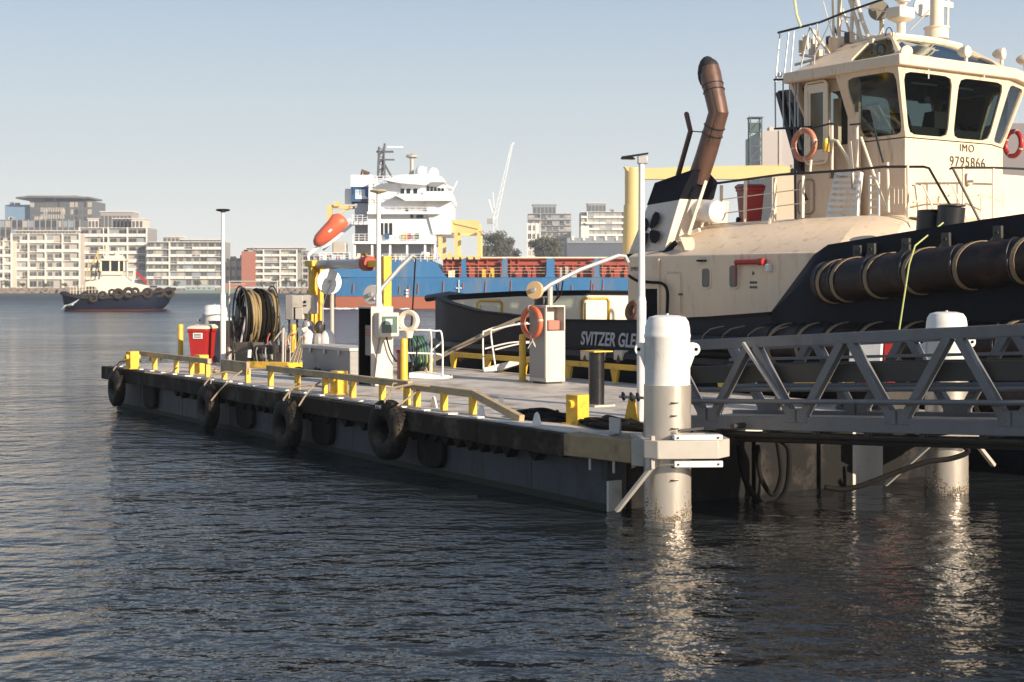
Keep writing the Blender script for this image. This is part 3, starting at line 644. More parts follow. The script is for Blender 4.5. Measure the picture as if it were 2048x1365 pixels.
# exhaust pipes
ev = CV+.95
pts = [T3(1395, 362, ev), T3(1412, 312, ev), T3(1437, 226, ev), T3(1421, 150, ev), T3(1417, 128, ev)]
wpx = lambda w_, y_: w_/2*31.5/FPX*1.05
m = M(); main = curve([pts[0], pts[1], pts[2]])[:-1]+[pts[2]]
m.tube([pts[0], pts[1], pts[2]-(pts[2]-pts[1])*.0, pts[3], T3(1419, 135, ev)], [.245, .24, .235, .25, .225], 20)
e_ = tb(m, 'exhaust_pipe', exh, ang=25)
M().ball(T3(1419, 136, ev), .225, 14, (1, 1, 1)).ball(T3(1416, 146, ev)+Vector((0, -.02, 0)), .228, 18, (1, 1, 1.7)).build('exhaust_tip', mat('sooty_black', (.015, .013, .013), .7), e_)
for i_, t_ in ((1, .50), (1, .68), (2, .56), (2, .72)):
    a = pts[i_].lerp(pts[i_+1], t_); d = pts[i_+1]-pts[i_]
    M().torus(a, d, .246, .012, 28, 6).build('pipe_band', blackm, e_)
for an in (.2, .9):
    M().tube([pts[1].lerp(pts[2], .3)+Vector((.17*math.cos(an), -.18, 0)), pts[2]+Vector((.16*math.cos(an), -.17, 0)), pts[2].lerp(pts[3], .6)+Vector((.15*math.cos(an), -.19, 0))], .010, 5).build('pipe_strap', blackm, e_)
pts = [T3(1356, 352, ev), T3(1381, 263, ev), T3(1373, 228, ev)]
e2 = tb(M().tube(pts, .062, 12), 'small_exhaust', exh, ang=25)
M().ball(T3(1373, 229, ev), .06, 10).build('exhaust_tip', mat('sooty_black', (.015, .013, .013), .7), e2)
tb(M().cyl(T3(1383, 263, ev), T3(1425, 266, ev), .014, n=8), 'exhaust_stay', blackm)
# life raft canister, davit arms
a, b = T3(1378, 420, 10.3), T3(1432, 424, 10.2)
cf = M().cyl(a, b, .26, n=20).lathe([(.26, 0), (.25, .06), (.15, .14), (.02, .16)], b, 20, (b-a)); tb(cf, 'raft_canister', white)
for px0, py0, px1, py1 in ((1347, 485, 1386, 365), (1377, 470, 1412, 362)): tb(M().bar(T3(px0, py0, 9.75), T3(px1, py1, 10.1), .07, .07), 'davit_arm', creamlt, bevel=.01)
m = M().bar(T3(1340, 486, 9.7), T3(1400, 460, 9.9), .08, .1).bar(T3(1345, 500, 9.6), T3(1360, 486, 9.6), .1, .1); tb(m, 'davit_crossbar', creamlt, bevel=.015)
tb(M().bar(T3(1372, 476, 9.7), T3(1382, 500, 9.35), .3, .04), 'davit_foot', creamlt, bevel=.01)
tb(M().bar(T3(1322, 515, 9.3), T3(1352, 485, 9.4), .08, .1), 'casing_bracket', navytop)
# railings on the upper deck
rv = 10.75
post = [(1443, 371, 442), (1491, 362, 446), (1550, 356, 446), (1606, 352, 436)]
for px, y0, y1 in post: tb(M().bar(T3(px, y0, rv), T3(px-1, y1, rv), .07, .05), 'rail_post', creamlt, bevel=.008)
tb(M().bar(T3(1549, 405, rv), T3(1536, 458, rv-.3), .05, .03), 'rail_brace', creamlt)
tb(M().tube([T3(1405, 371, rv+.2), T3(1560, 350, rv), T3(1700, 341, rv+.2), T3(1768, 334, rv+.5), T3(1847, 334, 11.6), T3(1858, 337, 11.5), T3(1905, 420, 11.3)], .028, 8), 'top_rail', blackm)
for dy in (28, 56):
    tb(M().tube([T3(1440, 372+dy, rv), T3(1610, 350+dy, rv)], .012, 6), 'mid_rail', creamlt)
tb(M().tube([TU(1900, 338, -4.2), TU(1906, 338, -4.2), TU(1968, 460, -3.7)], .028, 8), 'stair_rail', blackm)
tb(M().tube([TU(1903, 336, -4.25), TU(1990, 336, -4.25), TU(2060, 339, -4.25)], .026, 8), 'top_rail', blackm)
for px in (1926, 1986): tb(M().tube([TU(px, 337, -4.25), TU(px, 440, -4.25)], .026, 8), 'rail_post', creamlt)
for px in (1850, 1908):
    tb(M().tube([TU(px-12, 370, -4.0), TU(px-4, 371, -4.0), TU(px+26, 440, -3.8)], .018, 8), 'hand_hold', creamlt)
tb(M().tube([TU(1826, 405, -4.6), TU(1890, 392, -4.6), TU(1975, 391, -4.6), TU(2002, 404, -4.6)], .022, 8), 'low_rail', cream)
for px in (1876, 1962): tb(M().tube([TU(px, 394, -4.6), TU(px, 430, -4.6)], .018, 6), 'low_rail_post', cream)
# bow bitts (black cylinders) behind the bulwark
for px, py, r_ in ((1852, 424, .24), (1905, 414, .26)):
    a = T3(px+8 if px < 1900 else px-2, py, 10.2); q = tb(M().cyl(a+Vector((-.10, 0, -.9)), a+Vector((.0, 0, .0)), r_*.95, r_, 24).lathe([(r_, 0), (r_, .03), (r_*.8, .04), (.01, .05)], a, 24), 'bow_bitt', blackm)
tb(M().torus(T3(1845, 440, 10.2), (0.1, .1, 1), .25, .018, 20, 6), 'bitt_rope', rope)
m = M().bar(T3(1893, 446, 10.0), T3(1918, 420, 10.3), .05, .05).bar(T3(1860, 430, 10.3), T3(1895, 442, 10.0), .05, .05); tb(m, 'winch_frame', yellow)
# ---- wheelhouse
W0 = Vector((-5.08, 12.2, 0)); WL = 2.6; WW = 2.85
zS, zT, zE = 6.33, 7.78, 8.02
wb = [(-5.08-WL, 12.2), (-5.08, 12.2), (-5.08, 12.2+WW), (-5.50, 12.2+WW+.95), (-5.08-WL, 12.2+WW+1.15)]
tb(M().prism([(-8.35, 12.2, 4.58), (-5.08, 12.2, 4.58), (-5.08, 12.2+WW, 4.58), (-5.5, 12.2+WW+.95, 4.58), (-8.35, 16.2, 4.58)], (0, 0, zS-4.58-.02)), 'wheelhouse_base', cream, bevel=.02)
tb(M().prism([(-8.2, 15.9, 4.59), (-5.3, 15.0, 4.59), (-5.3, 16.95, 4.59), (-8.2, 16.95, 4.59)], (0, 0, 1.1)), 'lower_cabin', cream, bevel=.02)
top = [(-5.08-WL-.35, 11.65), (-4.80, 11.65), (-4.80, 12.25+WW+.25), (-5.30, 12.3+WW+1.45), (-5.08-WL-.35, 12.3+WW+1.7)]
def lerp2(a, b, t): return a+(b-a)*t
def facet(name, bl, br, tr, tl, wins, zlo=.04, zhi=.93, th=.07, mt=cream):
    bl, br, tr, tl = map(Vector, (bl, br, tr, tl)); n = (br-bl).cross(tl-bl).normalized()
    def pt(s, t): return (bl.lerp(br, s)).lerp(tl.lerp(tr, s), t)
    f = tb(M(), name, mt) if False else None
    m = M(); edges = [0]+[w_[k] for w_ in wins for k in (0, 1)]+[1]; N_ = 40; panes = []
    # cells: each window gets a cell; solid strips between
    cells = []; prev = 0
    for i, (s0, s1) in enumerate(wins):
        nx = (s1+wins[i+1][0])/2 if i+1 < len(wins) else 1
        cells.append((prev, nx, s0, s1)); prev = nx
    for c0_, c1_, s0, s1 in cells:
        outer, inner = [], []
        for k in range(N_):
            a = 2*math.pi*k/N_; c, s = math.cos(a), math.sin(a); mm = max(abs(c), abs(s)); ox, oy = c/mm, s/mm
            e = 9.; q = (abs(c)**e+abs(s)**e)**(1/e); ix, iy = c/q, s/q
            outer.append(pt(lerp2(c0_, c1_, (ox+1)/2), (oy+1)/2)); inner.append(pt(lerp2(s0, s1, (ix+1)/2), lerp2(zlo, zhi, (iy+1)/2)))
        vs = outer+inner+[p-n*th for p in outer]+[p-n*th for p in inner]; fs = []
        for k in range(N_):
            j = (k+1) % N_
            fs += [(k, j, N_+j, N_+k), (2*N_+k, 3*N_+k, 3*N_+j, 2*N_+j), (N_+k, N_+j, 3*N_+j, 3*N_+k), (k, 2*N_+k, 2*N_+j, j)]
        m.add(vs, fs); panes.append([p-n*th*.55 for p in inner])
    fo = tb(m, name, mt, ang=40)
    for pl in panes:
        M().add(pl, [list(range(len(pl)))]).build('pane', pane, fo, smooth=False)
    return fo
def b3(i): return (*wb[i], zS)
def t3(i): return (*top[i], zT)
facet('front_window_wall', b3(1), b3(2), t3(2), t3(1), [(.04, .475), (.535, .955)])
facet('corner_window_wall', b3(2), b3(3), t3(3), t3(2), [(.08, .92)])
facet('far_window_wall', b3(3), b3(4), t3(4), t3(3), [(.05, .35), (.4, .95)])
facet('aft_window_wall', b3(4), b3(0), t3(0), t3(4), [(.05, .3), (.36, .64), (.7, .95)])
# near side: window forward, door opening, small panel aft
def along(t, pts0=wb, pts1=top): a = Vector(b3(0)).lerp(Vector(b3(1)), t); b = Vector(t3(0)).lerp(Vector(t3(1)), t); return a, b
s_f = .45
a0_, a1_ = along(0); m0_, m1_ = along(s_f); e0_, e1_ = along(1)
facet('side_window_wall', m0_, e0_, e1_, m1_, [(.14, .95)])
# doorway section: a flush vertical wall with tall opening down to the lower deck
dx0, dx1 = -7.09, -6.27
m = M(); m.box(dx0-.62, dx0-.02, 12.0, 12.07, 4.62, 7.78); m.box(dx1-.28, dx1+.05, 12.0, 12.07, 4.62, 7.78); m.box(dx0-.02, dx1-.28, 12.0, 12.07, 7.5, 7.78)
m.box(dx0-.02, dx1-.28, 12.0, 12.07, 4.62, 5.55)
tb(m, 'side_wall', cream, bevel=.01)
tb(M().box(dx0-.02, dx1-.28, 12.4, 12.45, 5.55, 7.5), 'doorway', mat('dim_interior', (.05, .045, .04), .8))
hx0, hz0 = FV(1612, 168, 11.8); hx1, hz1 = FV(1655, 325, 11.8)
dr = tb(M().tube(rrect((hx0+hx1)/2, (hz0+hz1)/2, hx1-hx0, hz0-hz1, 11.78, .12), .03, 8, True), 'open_door', creamlt)
m = M(); m.box(hx0, hx0+.17, 11.76, 11.81, hz1+.05, hz0-.05); m.box(hx1-.1, hx1, 11.76, 11.81, hz1+.05, hz0-.05); m.box(hx0+.17, hx1-.1, 11.76, 11.81, hz0-.25, hz0-.05); m.box(hx0+.17, hx1-.1, 11.76, 11.81, hz1+.05, hz1+.3); m.build('door_leaf', creamlt, dr)
M().box(hx0+.17, hx1-.1, 11.775, 11.79, hz1+.3, hz0-.25).build('door_glass', mat('olive_glass', (.10, .10, .07), .12), dr)
M().bar((hx0+.1, 11.74, hz0-.2), (hx0+.1, 11.74, hz1+.6), .03, .03).build('door_bar', creamlt, dr)
# dark aft window bay with leaning frame
m = M(); m.prism([T3(1556, 182, 12.0), T3(1606, 176, 12.0), T3(1606, 345, 12.0), T3(1597, 340, 12.0)], (0, .06, 0)); tb(m, 'aft_bay', mat('bay_dark', (.02, .022, .026), .15))
tb(M().bar(T3(1556, 185, 11.93), T3(1600, 345, 11.93), .06, .12), 'bay_frame', blackm)
tb(M().bar(T3(1577, 205, 11.96), T3(1602, 300, 11.96), .09, .01), 'bay_glass', mat('sky_blue_glass', (.25, .36, .40), .1))
# wheelhouse roof
rf = [(top[0][0]-.1, top[0][1]-.08), (top[1][0]+.12, top[1][1]-.08), (top[2][0]+.12, top[2][1]+.05), (top[3][0]+.1, top[3][1]+.1), (top[4][0]-.1, top[4][1]+.1)]
tb(M().prism([(x, y, zT) for x, y in rf], (0, 0, zE-zT)), 'roof_eave', cream, bevel=.025)
cx_, cy_ = -6.5, 14.0
ins = [(-7.35, 12.9), (-6.05, 12.85), (-5.95, 14.35), (-6.15, 15.4), (-7.35, 15.6)]
zC = 8.72
def rb(i, s=1): x, y = rf[i]; return Vector((x+(cx_-x)*.06, y+(cy_-y)*.06, zE))
def rt(i): return Vector((*ins[i], zC))
facet('front_skylight', rb(1), rb(2), rt(2), rt(1), [(.04, .96)], .06, .92)
facet('corner_skylight', rb(2), rb(3), rt(3), rt(2), [(.08, .92)], .06, .92)
facet('far_skylight', rb(3), rb(4), rt(4), rt(3), [(.05, .95)], .06, .92)
q0 = rb(0).lerp(rb(1), .5); q1 = rt(0).lerp(rt(1), .5)
facet('side_skylight', q0, rb(1), rt(1), q1, [(.08, .93)], .06, .92)
tb(M().add([rb(4), rb(0), q0, q1, rt(0), rt(4)], [(1, 2, 3, 4), (0, 1, 4, 5)]), 'roof_slope', cream, smooth=False)
tb(M().prism([(x, y, zC-.02) for x, y in ins], (0, 0, .09)), 'roof_cap', creamlt, bevel=.03)
# interior
tb(M().prism([(x*.98-.14, y*.985+.22, zS-.06) for x, y in wb], (0, 0, .05)), 'wheelhouse_floor', mat('dark_carpet', (.03, .03, .03), .9))
dim = mat('console_dark', (.03, .028, .027), .6)
tb(M().box(-5.75, -5.25, 12.6, 14.9, zS-.03, zS+.28, None).box(-7.2, -6.1, 12.7, 13.3, zS-.03, zS+.2).prism([(-6.3, 14.0, zS), (-5.8, 14.0, zS), (-5.8, 14.0, zS+.75), (-6.1, 14.0, zS+.75)], (0, .6, 0)), 'console', dim, bevel=.02)
tb(M().box(-7.6, -5.3, 12.4, 15.9, zT-.16, zT-.1), 'ceiling', dim)
seatm = mat('seat_leather', (.10, .055, .035), .5)
for sx, sy in ((-6.6, 13.0), (-6.6, 14.3)):
    m = M().box(sx-.25, sx+.25, sy-.25, sy+.25, zS-.02, zS+.12).prism([(sx-.3, sy-.25, zS+.1), (sx-.15, sy-.25, zS+.1), (sx-.42, sy-.25, zS+.85), (sx-.55, sy-.25, zS+.82)], (0, .5, 0)).box(sx-.2, sx+.25, sy-.35, sy-.27, zS+.25, zS+.31)
    tb(m, 'helm_chair', seatm, bevel=.04)
tb(M().box(-5.9, -5.7, 13.55, 13.75, zT-.55, zT-.15).box(-6, -5.8, 14.2, 14.6, zT-.4, zT-.16), 'overhead_screen', dim, bevel=.02)
tb(M().box(-7.5, -7.35, 12.55, 12.9, zS, zS+1.1), 'chart_locker', creamlt)
tb(M().tube([T3(1700, 215, 12.6), T3(1745, 262, 12.6), T3(1775, 268, 12.7)], .05, 6), 'conduit', galv)
# IMO number
fu = -5.08+.012
y0, z0 = FU(1919, 303, fu); y1, z1 = FU(1948, 290, fu)
t_ = text('IMO', 'number_lettering', (z1-z0)/.70, steeldk, tug, (fu-TX, y0-TY, z0), (R(90), 0, R(90)), .004, 1.15, off=-.001)
f_ = (y1-y0)/max(v.co.x for v in t_.data.vertices)
for v in t_.data.vertices: v.co.x *= f_
y0, z0 = FU(1899, 332, fu); y1, z1 = FU(1970, 317, fu)
t_ = text('9795866', 'number_lettering', (z1-z0)/.70, steeldk, tug, (fu-TX, y0-TY, z0), (R(90), 0, R(90)), .004, 1.15, off=-.001)
f_ = (y1-y0)/max(v.co.x for v in t_.data.vertices)
for v in t_.data.vertices: v.co.x *= f_
tb(M().ball(TU(1940, 358, -5.0), .12, 14, (.35, 1, 1.3)), 'front_hatch', cablt)
for px in (1857, 1968):
    a, b = TU(px, 139, -4.72), TU(px, 158, -4.72); tb(M().cyl(a, b, .014, n=6), 'wiper', white)
tb(M().box(-5.35, -5.3, 12.7, 13.5, zT-.24, zT-.21).box(-5.35, -5.3, 13.9, 14.7, zT-.24, zT-.21), 'ceiling_light', white)
# searchlights on the eave
def searchlight(p, d, r_=.13):
    o = tb(M().lathe([(.04, -.2), (r_*.8, -.12), (r_, 0), (r_, .05), (r_*.92, .06)], p, 18, d), 'searchlight', creamlt)
    M().lathe([(r_*.9, .045), (.01, .05)], p, 18, d).build('lens', mat('lamp_lens', (.35, .28, .22), .2), o)
    M().bar(p+Vector((0, 0, -.24)), p+Vector((0, 0, -.08)), .06, .05).build('bracket', creamlt, o)
for px, py, u, d in ((1812, 104, -4.75, (.9, -.5, -.1)), (1932, 104, -4.7, (1, .1, -.05)), (2003, 108, -4.75, (1, .3, -.05)), (2050, 120, -5.2, (1, .6, 0))): searchlight(TU(px, py, u), d)
# mast and roof gear
a = TU(1873, 75, -6.6); b = TU(1874, -60, -6.6)
tb(M().cyl(a, b, .155, n=20).lathe([(.27, 0), (.27, .22), (.30, .24), (.30, .27), (.17, .29)], a-Vector((0, 0, .04)), 20), 'mast', creamlt)
tb(M().tube([TU(1895, 60, -6.6), TU(1896, -20, -6.6)], .03, 8).box(*[c for q in zip(TU(1880, 10, -6.6)-Vector((.02, 0, .03)), TU(1905, 8, -6.6)+Vector((.02, 0, .03))) for c in sorted(q)]), 'mast_ladder', creamlt)
a = TU(1802, 75, -6.2)
tb(M().lathe([(.10, -.15), (.10, .32), (.24, .38), (.30, .42)], a, 8).box(a.x-.22, a.x+.2, a.y-.26, a.y+.24, a.z+.42, a.z+.66), 'radar_pedestal', creamlt, bevel=.02)
m = M()
for dx_, py2 in ((-30, -30), (22, -30), (-8, -40)): m.cyl(TU(1806, 18, -6.2), TU(1806+dx_, py2, -6.2), .03)
tb(m, 'radar_stay', creamlt)
a = TU(1757, 22, -6.9)
tb(M().lathe([(.02, -.12), (.18, -.08), (.235, 0), (.235, .05)], a, 24, (.75, -.6, .1)).lathe([(.2, .052), (.01, .04)], a, 24, (.75, -.6, .1)), 'large_searchlight', mat('lamp_grey', (.20, .17, .13), .35))
tb(M().cyl(a-Vector((0, -.1, .9)), a-Vector((0, -.1, .1)), .05), 'searchlight_post', creamlt)
a = TU(1848, 14, -7.3); tb(M().lathe([(.02, -.1), (.24, -.05), (.26, 0), (.25, .03), (.02, .08)], a, 24, (.8, -.5, .1)), 'satellite_disc', white)
for l, r_, mt_ in (([(1676, 110), (1680, -20)], .05, cream), ([(1700, 112), (1708, -30)], .045, creamlt), ([(1668, 100), (1665, -20)], .03, creamlt), ([(1730, 105), (1712, 40), (1690, -30)], .045, creamlt), ([(1747, 100), (1724, 40), (1708, -20)], .05, creamlt), ([(1735, 60), (1734, 105)], .025, cream), ([(1716, 40), (1716, 110)], .035, cream)):
    tb(M().tube([T3(a_, b_, 13.0) for a_, b_ in l], r_, 8), 'mast_leg', mt_)
tb(M().box(*[c for q in zip(T3(1655, 115, 12.8), T3(1705, 75, 13.3)) for c in sorted(q)]), 'mast_step', cream, bevel=.05)
tb(M().tube([T3(1556, 66, 12.2), T3(1640, 45, 12.4), T3(1690, 25, 12.6), T3(1775, -4, 12.8)], .028, 8), 'catwalk_rail', steeldk)
m = M()
for p_ in (((1560, 66), (1551, 165)), ((1577, 66), (1567, 160)), ((1588, 63), (1580, 158)), ((1620, 52), (1598, 150)), ((1664, 38), (1620, 130)), ((1634, 48), (1628, 130)), ((1620, 55), (1640, 90))): tb(M().cyl(T3(*p_[0], 12.2), T3(*p_[1], 12.0), .017, n=6), 'catwalk_post', galv)
for p_ in (((1548, 160), (1606, 158)), ((1549, 258), (1622, 254))): tb(M().cyl(T3(*p_[0], 11.7), T3(*p_[1], 11.7), .025, n=8), 'cage_rail', blackm)
for px in (1550, 1566, 1579, 1590, 1596): tb(M().cyl(T3(px, 160, 11.7), T3(px+(1 if px < 1590 else 0), 257, 11.7), .018, n=6), 'cage_bar', galv)
tb(M().cyl(T3(1589, 255, 11.7), T3(1591, 440, 11.7), .028, n=8), 'cage_post', blackm)
tb(M().tube([T3(1589, 0, 12.3), T3(1593, 30, 12.3), T3(1602, 55, 12.3)], .03, 6), 'whip_antenna', mat('pale_yellow', (.6, .6, .3), .5))
for px, py in ((1604, 90), (1612, 80), (1632, 70)): tb(M().box(*[c for q in zip(T3(px-6, py+18, 12.3), T3(px+5, py-8, 12.5)) for c in sorted(q)]), 'nav_lamp', creamlt, bevel=.02)
for p0_, p1_ in (((1590, 130), (1655, 112)), ((1625, 60), (1660, 110)), ((1600, 110), (1650, 118))): tb(M().cyl(T3(*p0_, 12.4), T3(*p1_, 12.6), .035, n=8), 'roof_pipe', cream)
tb(M().ball(T3(1560, 150, 12), .07, 10), 'horn_dome', white)
rng_ = random.Random(8)
for k in range(16):
    px, py = rng_.uniform(1600, 1770), rng_.uniform(72, 112); q = T3(px, py, rng_.uniform(12.5, 13.8)); s = rng_.uniform(.03, .09)
    tb(M().box(q.x-s, q.x+s, q.y-s, q.y+s, q.z-s*1.3, q.z+s*1.6), 'roof_fitting', rng_.choice([cream, creamlt, creamlt, steeldk, offwhite]), bevel=.01)
for k in range(9):
    px, py = rng_.uniform(1605, 1770), rng_.uniform(95, 118); a = T3(px, py, 12.9); b = T3(px+rng_.uniform(-30, 30), py-rng_.uniform(50, 110), 13.1)
    tb(M().cyl(a, b, rng_.choice([.012, .02, .028]), n=6), 'aerial', rng_.choice([creamlt, galv, steeldk]))
for l in ([(1672, 60), (1735, 75)], [(1668, 85), (1745, 95)], [(1676, 30), (1722, 42)], [(1820, 60), (1860, 20)], [(1705, 10), (1800, 30)]):
    tb(M().cyl(T3(*l[0], 13.0), T3(*l[1], 13.2), .018, n=6), 'mast_brace', creamlt)
tb(M().torus(T3(1762, 100, 12.6), (0, 1, .1), .12, .014, 18, 5).torus(T3(1778, 70, 12.8), (.4, 1, .1), .16, .012, 18, 5), 'cable_loop', blackm)
for px, py in ((1785, 88), (1745, 88)): q = T3(px, py, 12.8); tb(M().box(q.x-.08, q.x+.08, q.y-.08, q.y+.08, q.z-.16, q.z+.1), 'junction_box', creamlt, bevel=.01)
tb(M().box(*[c for q in zip(TU(1788, -14, -6.2), TU(1822, 4, -6.0)) for c in sorted(q)]), 'radar_scanner', white, bevel=.03)
# side ladder, stair and life-saving gear around the door
m = M(); a, b = T3(1676, 345, 11.4), T3(1655, 440, 11.2); a2, b2 = T3(1722, 345, 11.4), T3(1712, 440, 11.2)
m.bar(a, b, .05, .12).bar(a2, b2, .05, .12)
for k in range(8): m.bar(a.lerp(b, (k+.3)/8), a2.lerp(b2, (k+.3)/8), .12, .07)
tb(m, 'side_stair', white)
m = M(); a, b = T3(1740, 352, 11.4), T3(1740, 440, 11.4); a2, b2 = T3(1757, 345, 11.4), T3(1757, 440, 11.4)
m.bar(a, b, .03, .05).bar(a2, b2, .03, .05)
for k in range(6): m.bar(a.lerp(b, (k+.3)/6), a2.lerp(b2, (k+.3)/6), .04, .03)
tb(m, 'side_ladder', white)
for l, mt_ in (([(1664, 252), (1664, 340)], creamlt), ([(1714, 252), (1714, 335)], creamlt), ([(1620, 345), (1622, 320)], creamlt), ([(1664, 280), (1674, 282), (1705, 335)], creamlt), ([(1722, 275), (1772, 420)], creamlt), ([(1700, 283), (1708, 380)], creamlt), ([(1775, 325), (1777, 425)], creamlt), ([(1815, 330), (1816, 435)], cream), ([(1705, 338), (1706, 378)], blackm)):
    tb(M().tube([T3(a_, b_, 11.3) for a_, b_ in l], .03, 8), 'hand_rail', mt_)
tb(M().tube([T3(1602, 262, 11.3), T3(1660, 248, 11.3), T3(1668, 248, 11.3)], .022, 6), 'upper_hand_rail', blackm)
tb(M().tube([T3(1700, 250, 11.3), T3(1745, 246, 11.3), T3(1766, 325, 11.2)], .022, 6), 'upper_hand_rail', blackm)
m = M()
m.tube([T3(1780, 375, 11.2), T3(1812, 375, 11.2)], .018, 6).tube([T3(1780, 410, 11.2), T3(1812, 410, 11.2)], .018, 6)
for px in (1788, 1796, 1804, 1811): m.tube([T3(px, 375, 11.2), T3(px, 425, 11.2)], .014, 6)
tb(m, 'guard_rack', creamlt)
xo, zo = FV(1624, 395, 12.18); 
hd = tb(M().tube(rrect(xo, zo, .50, .78, 11.98, .12), .022, 6, True), 'weathertight_door', mat('door_seal', (.35, .24, .18), .5))
for sx in (-1, 1): M().tube([(xo-.02, 11.95, zo+.1*sx), (xo-.02, 11.95, zo+.3*sx)], .016, 6).build('door_clip', steeldk, hd)
M().prism([(xo-.1, 11.96, zo-.08), (xo+.1, 11.96, zo-.08), (xo, 11.96, zo+.1)], (0, .01, 0)).build('warning_triangle', steeldk, hd)
def lifebuoy(p, ax, rr, label, mt_, wht=True):
    r = thing('lifebuoy', label, 'lifebuoy', p, 0, None)
    M().torus((0, 0, 0), ax, rr, rr*.2, 32, 10).build('ring', mt_, r)
    q = Vector((0, 0, 1)).rotation_difference(Vector(ax).normalized())
    for k in range(4):
        a = R(45+90*k); c = q @ Vector((rr*math.cos(a), rr*math.sin(a), 0)); d = q @ Vector((-math.sin(a), math.cos(a), 0))
        M().torus(c, d, rr*.21, rr*.018, 12, 4).tube([c-d*rr*.07, c+d*rr*.07], rr*.207, 12).build('reflective_band', cablt, r)
    return r
q = T3(1608, 290, 11.15); lifebuoy(FW(q.x, q.y, q.z), (-.834, -.552, 0), .32, 'faded orange lifebuoy hanging beside the tug wheelhouse door', mat('faded_orange', (.50, .20, .12), .6))
q = TU(2026, 288, -6.4); lifebuoy(FW(q.x, q.y, q.z), (.9, .3, 0), .3, 'red lifebuoy hanging on the far side of the tug wheelhouse', red)
q = T3(1652, 293, 11.1); q = FW(q.x, q.y, q.z)
r_ = thing('buoy_light', 'yellow lifebuoy light clipped on the rail next to the faded lifebuoy', 'buoy light', q)
M().cyl((0, 0, -.12), (0, 0, .08), .075, n=12).build('float_body', yellow, r_); M().cyl((0, 0, .08), (0, 0, .17), .05, .04, 12).build('lamp_cap', mat('lemon', (.75, .72, .08), .4), r_)
# rope and hoses on the bulwark near the lamp post
q = T3(1266, 622, 8.1); one(M().torus((0, 0, 0), (-.8, -.5, .2), .18, .075, 20, 8).torus((.05, .05, .02), (-.8, -.5, .2), .16, .06, 20, 8), 'rope_coil', mat('brown_rope', (.2, .1, .06), .8), 'brown rope coil hanging over the tug bulwark beside the lamp post', 'rope coil', FW(q.x, q.y, q.z))
# yellow line hanging from the bow
a = T3(1886, 446, 9.5); l = [a, T3(1830, 492, 7.3), T3(1818, 530, 7.2), T3(1797, 668, 7.2)]
base = FW(l[-1].x, l[-1].y, l[-1].z); m = M().tube([FW(p_.x, p_.y, p_.z)-base for p_ in l], .014, 6)
one(m, 'heaving_line', ropey, 'thin yellow line hanging from the tug bow down over its black fenders', 'rope', base)
# ---------------------------------------------------------------- far shore
SH = 735.
def land():
    m = M().box(-420, 59.9, SH+4, SH+400, -.9, 2.3); o = m.build('far_ground', mat('far_ground_paving', (.30, .26, .21), .9, scale=.05), smooth=False); tag(o, kind='structure')
    m = M().box(60, 895, 560, 1100, -.9, 2.3); o = m.build('port_ground', mat('far_ground_paving', (.30, .26, .21), .9, scale=.05), smooth=False); tag(o, kind='structure')
    m = M(); x = -420
    rk = mat('shore_rock', (.26, .20, .15), .9, var=.4, scale=.4)
    while x < 60:
        w_ = random.uniform(1.5, 3.2)
        for row in range(3):
            z = .3+row*.9; c = Vector((x+random.uniform(-1, 1), SH+row*1.3, z)); a = random.uniform(.8, 1.5)
            vs = [c+Vector((sx*a*random.uniform(.6, 1), sy*a*random.uniform(.6, 1), sz*a*.7*random.uniform(.6, 1))) for sx in (-1, 1) for sy in (-1, 1) for sz in (-1, 1)]
            m.add(vs, [(0,1,3,2),(4,6,7,5),(0,4,5,1),(2,3,7,6),(0,2,6,4),(1,5,7,3)])
        x += w_
    o = m.build('rock_shoreline', rk, smooth=False); tag(o, kind='stuff'); o['label'] = 'pale brown rock bank along the far shore'; o['category'] = 'rocks'
land()
bwhite = mat('facade_white', (.74, .70, .63), .6, var=.04, scale=.1)
bcream = mat('facade_cream', (.62, .56, .48), .6, var=.06, scale=.08)
bgrey = mat('facade_grey', (.30, .285, .27), .6, var=.1, scale=.08)
bdark = mat('facade_dark', (.11, .115, .12), .5, var=.1, scale=.05)
bbrick = mat('facade_brick', (.36, .13, .08), .8, var=.15, scale=.3)
bblue = mat('facade_blue_glass', (.16, .26, .38), .3, var=.08, scale=.05)
bmid = mat('facade_mid', (.46, .42, .37), .6, var=.1, scale=.1)
blue_g = mat('facade_bluegrey', (.24, .26, .29), .6, var=.08, scale=.05)
leafB_ = mat('balcony_plant', (.06, .09, .04), .8); curt = mat('window_blind', (.42, .39, .34), .8); dimg = mat('dark_window', (.04, .042, .045), .3); skyg = mat('bright_window', (.26, .31, .36), .15)
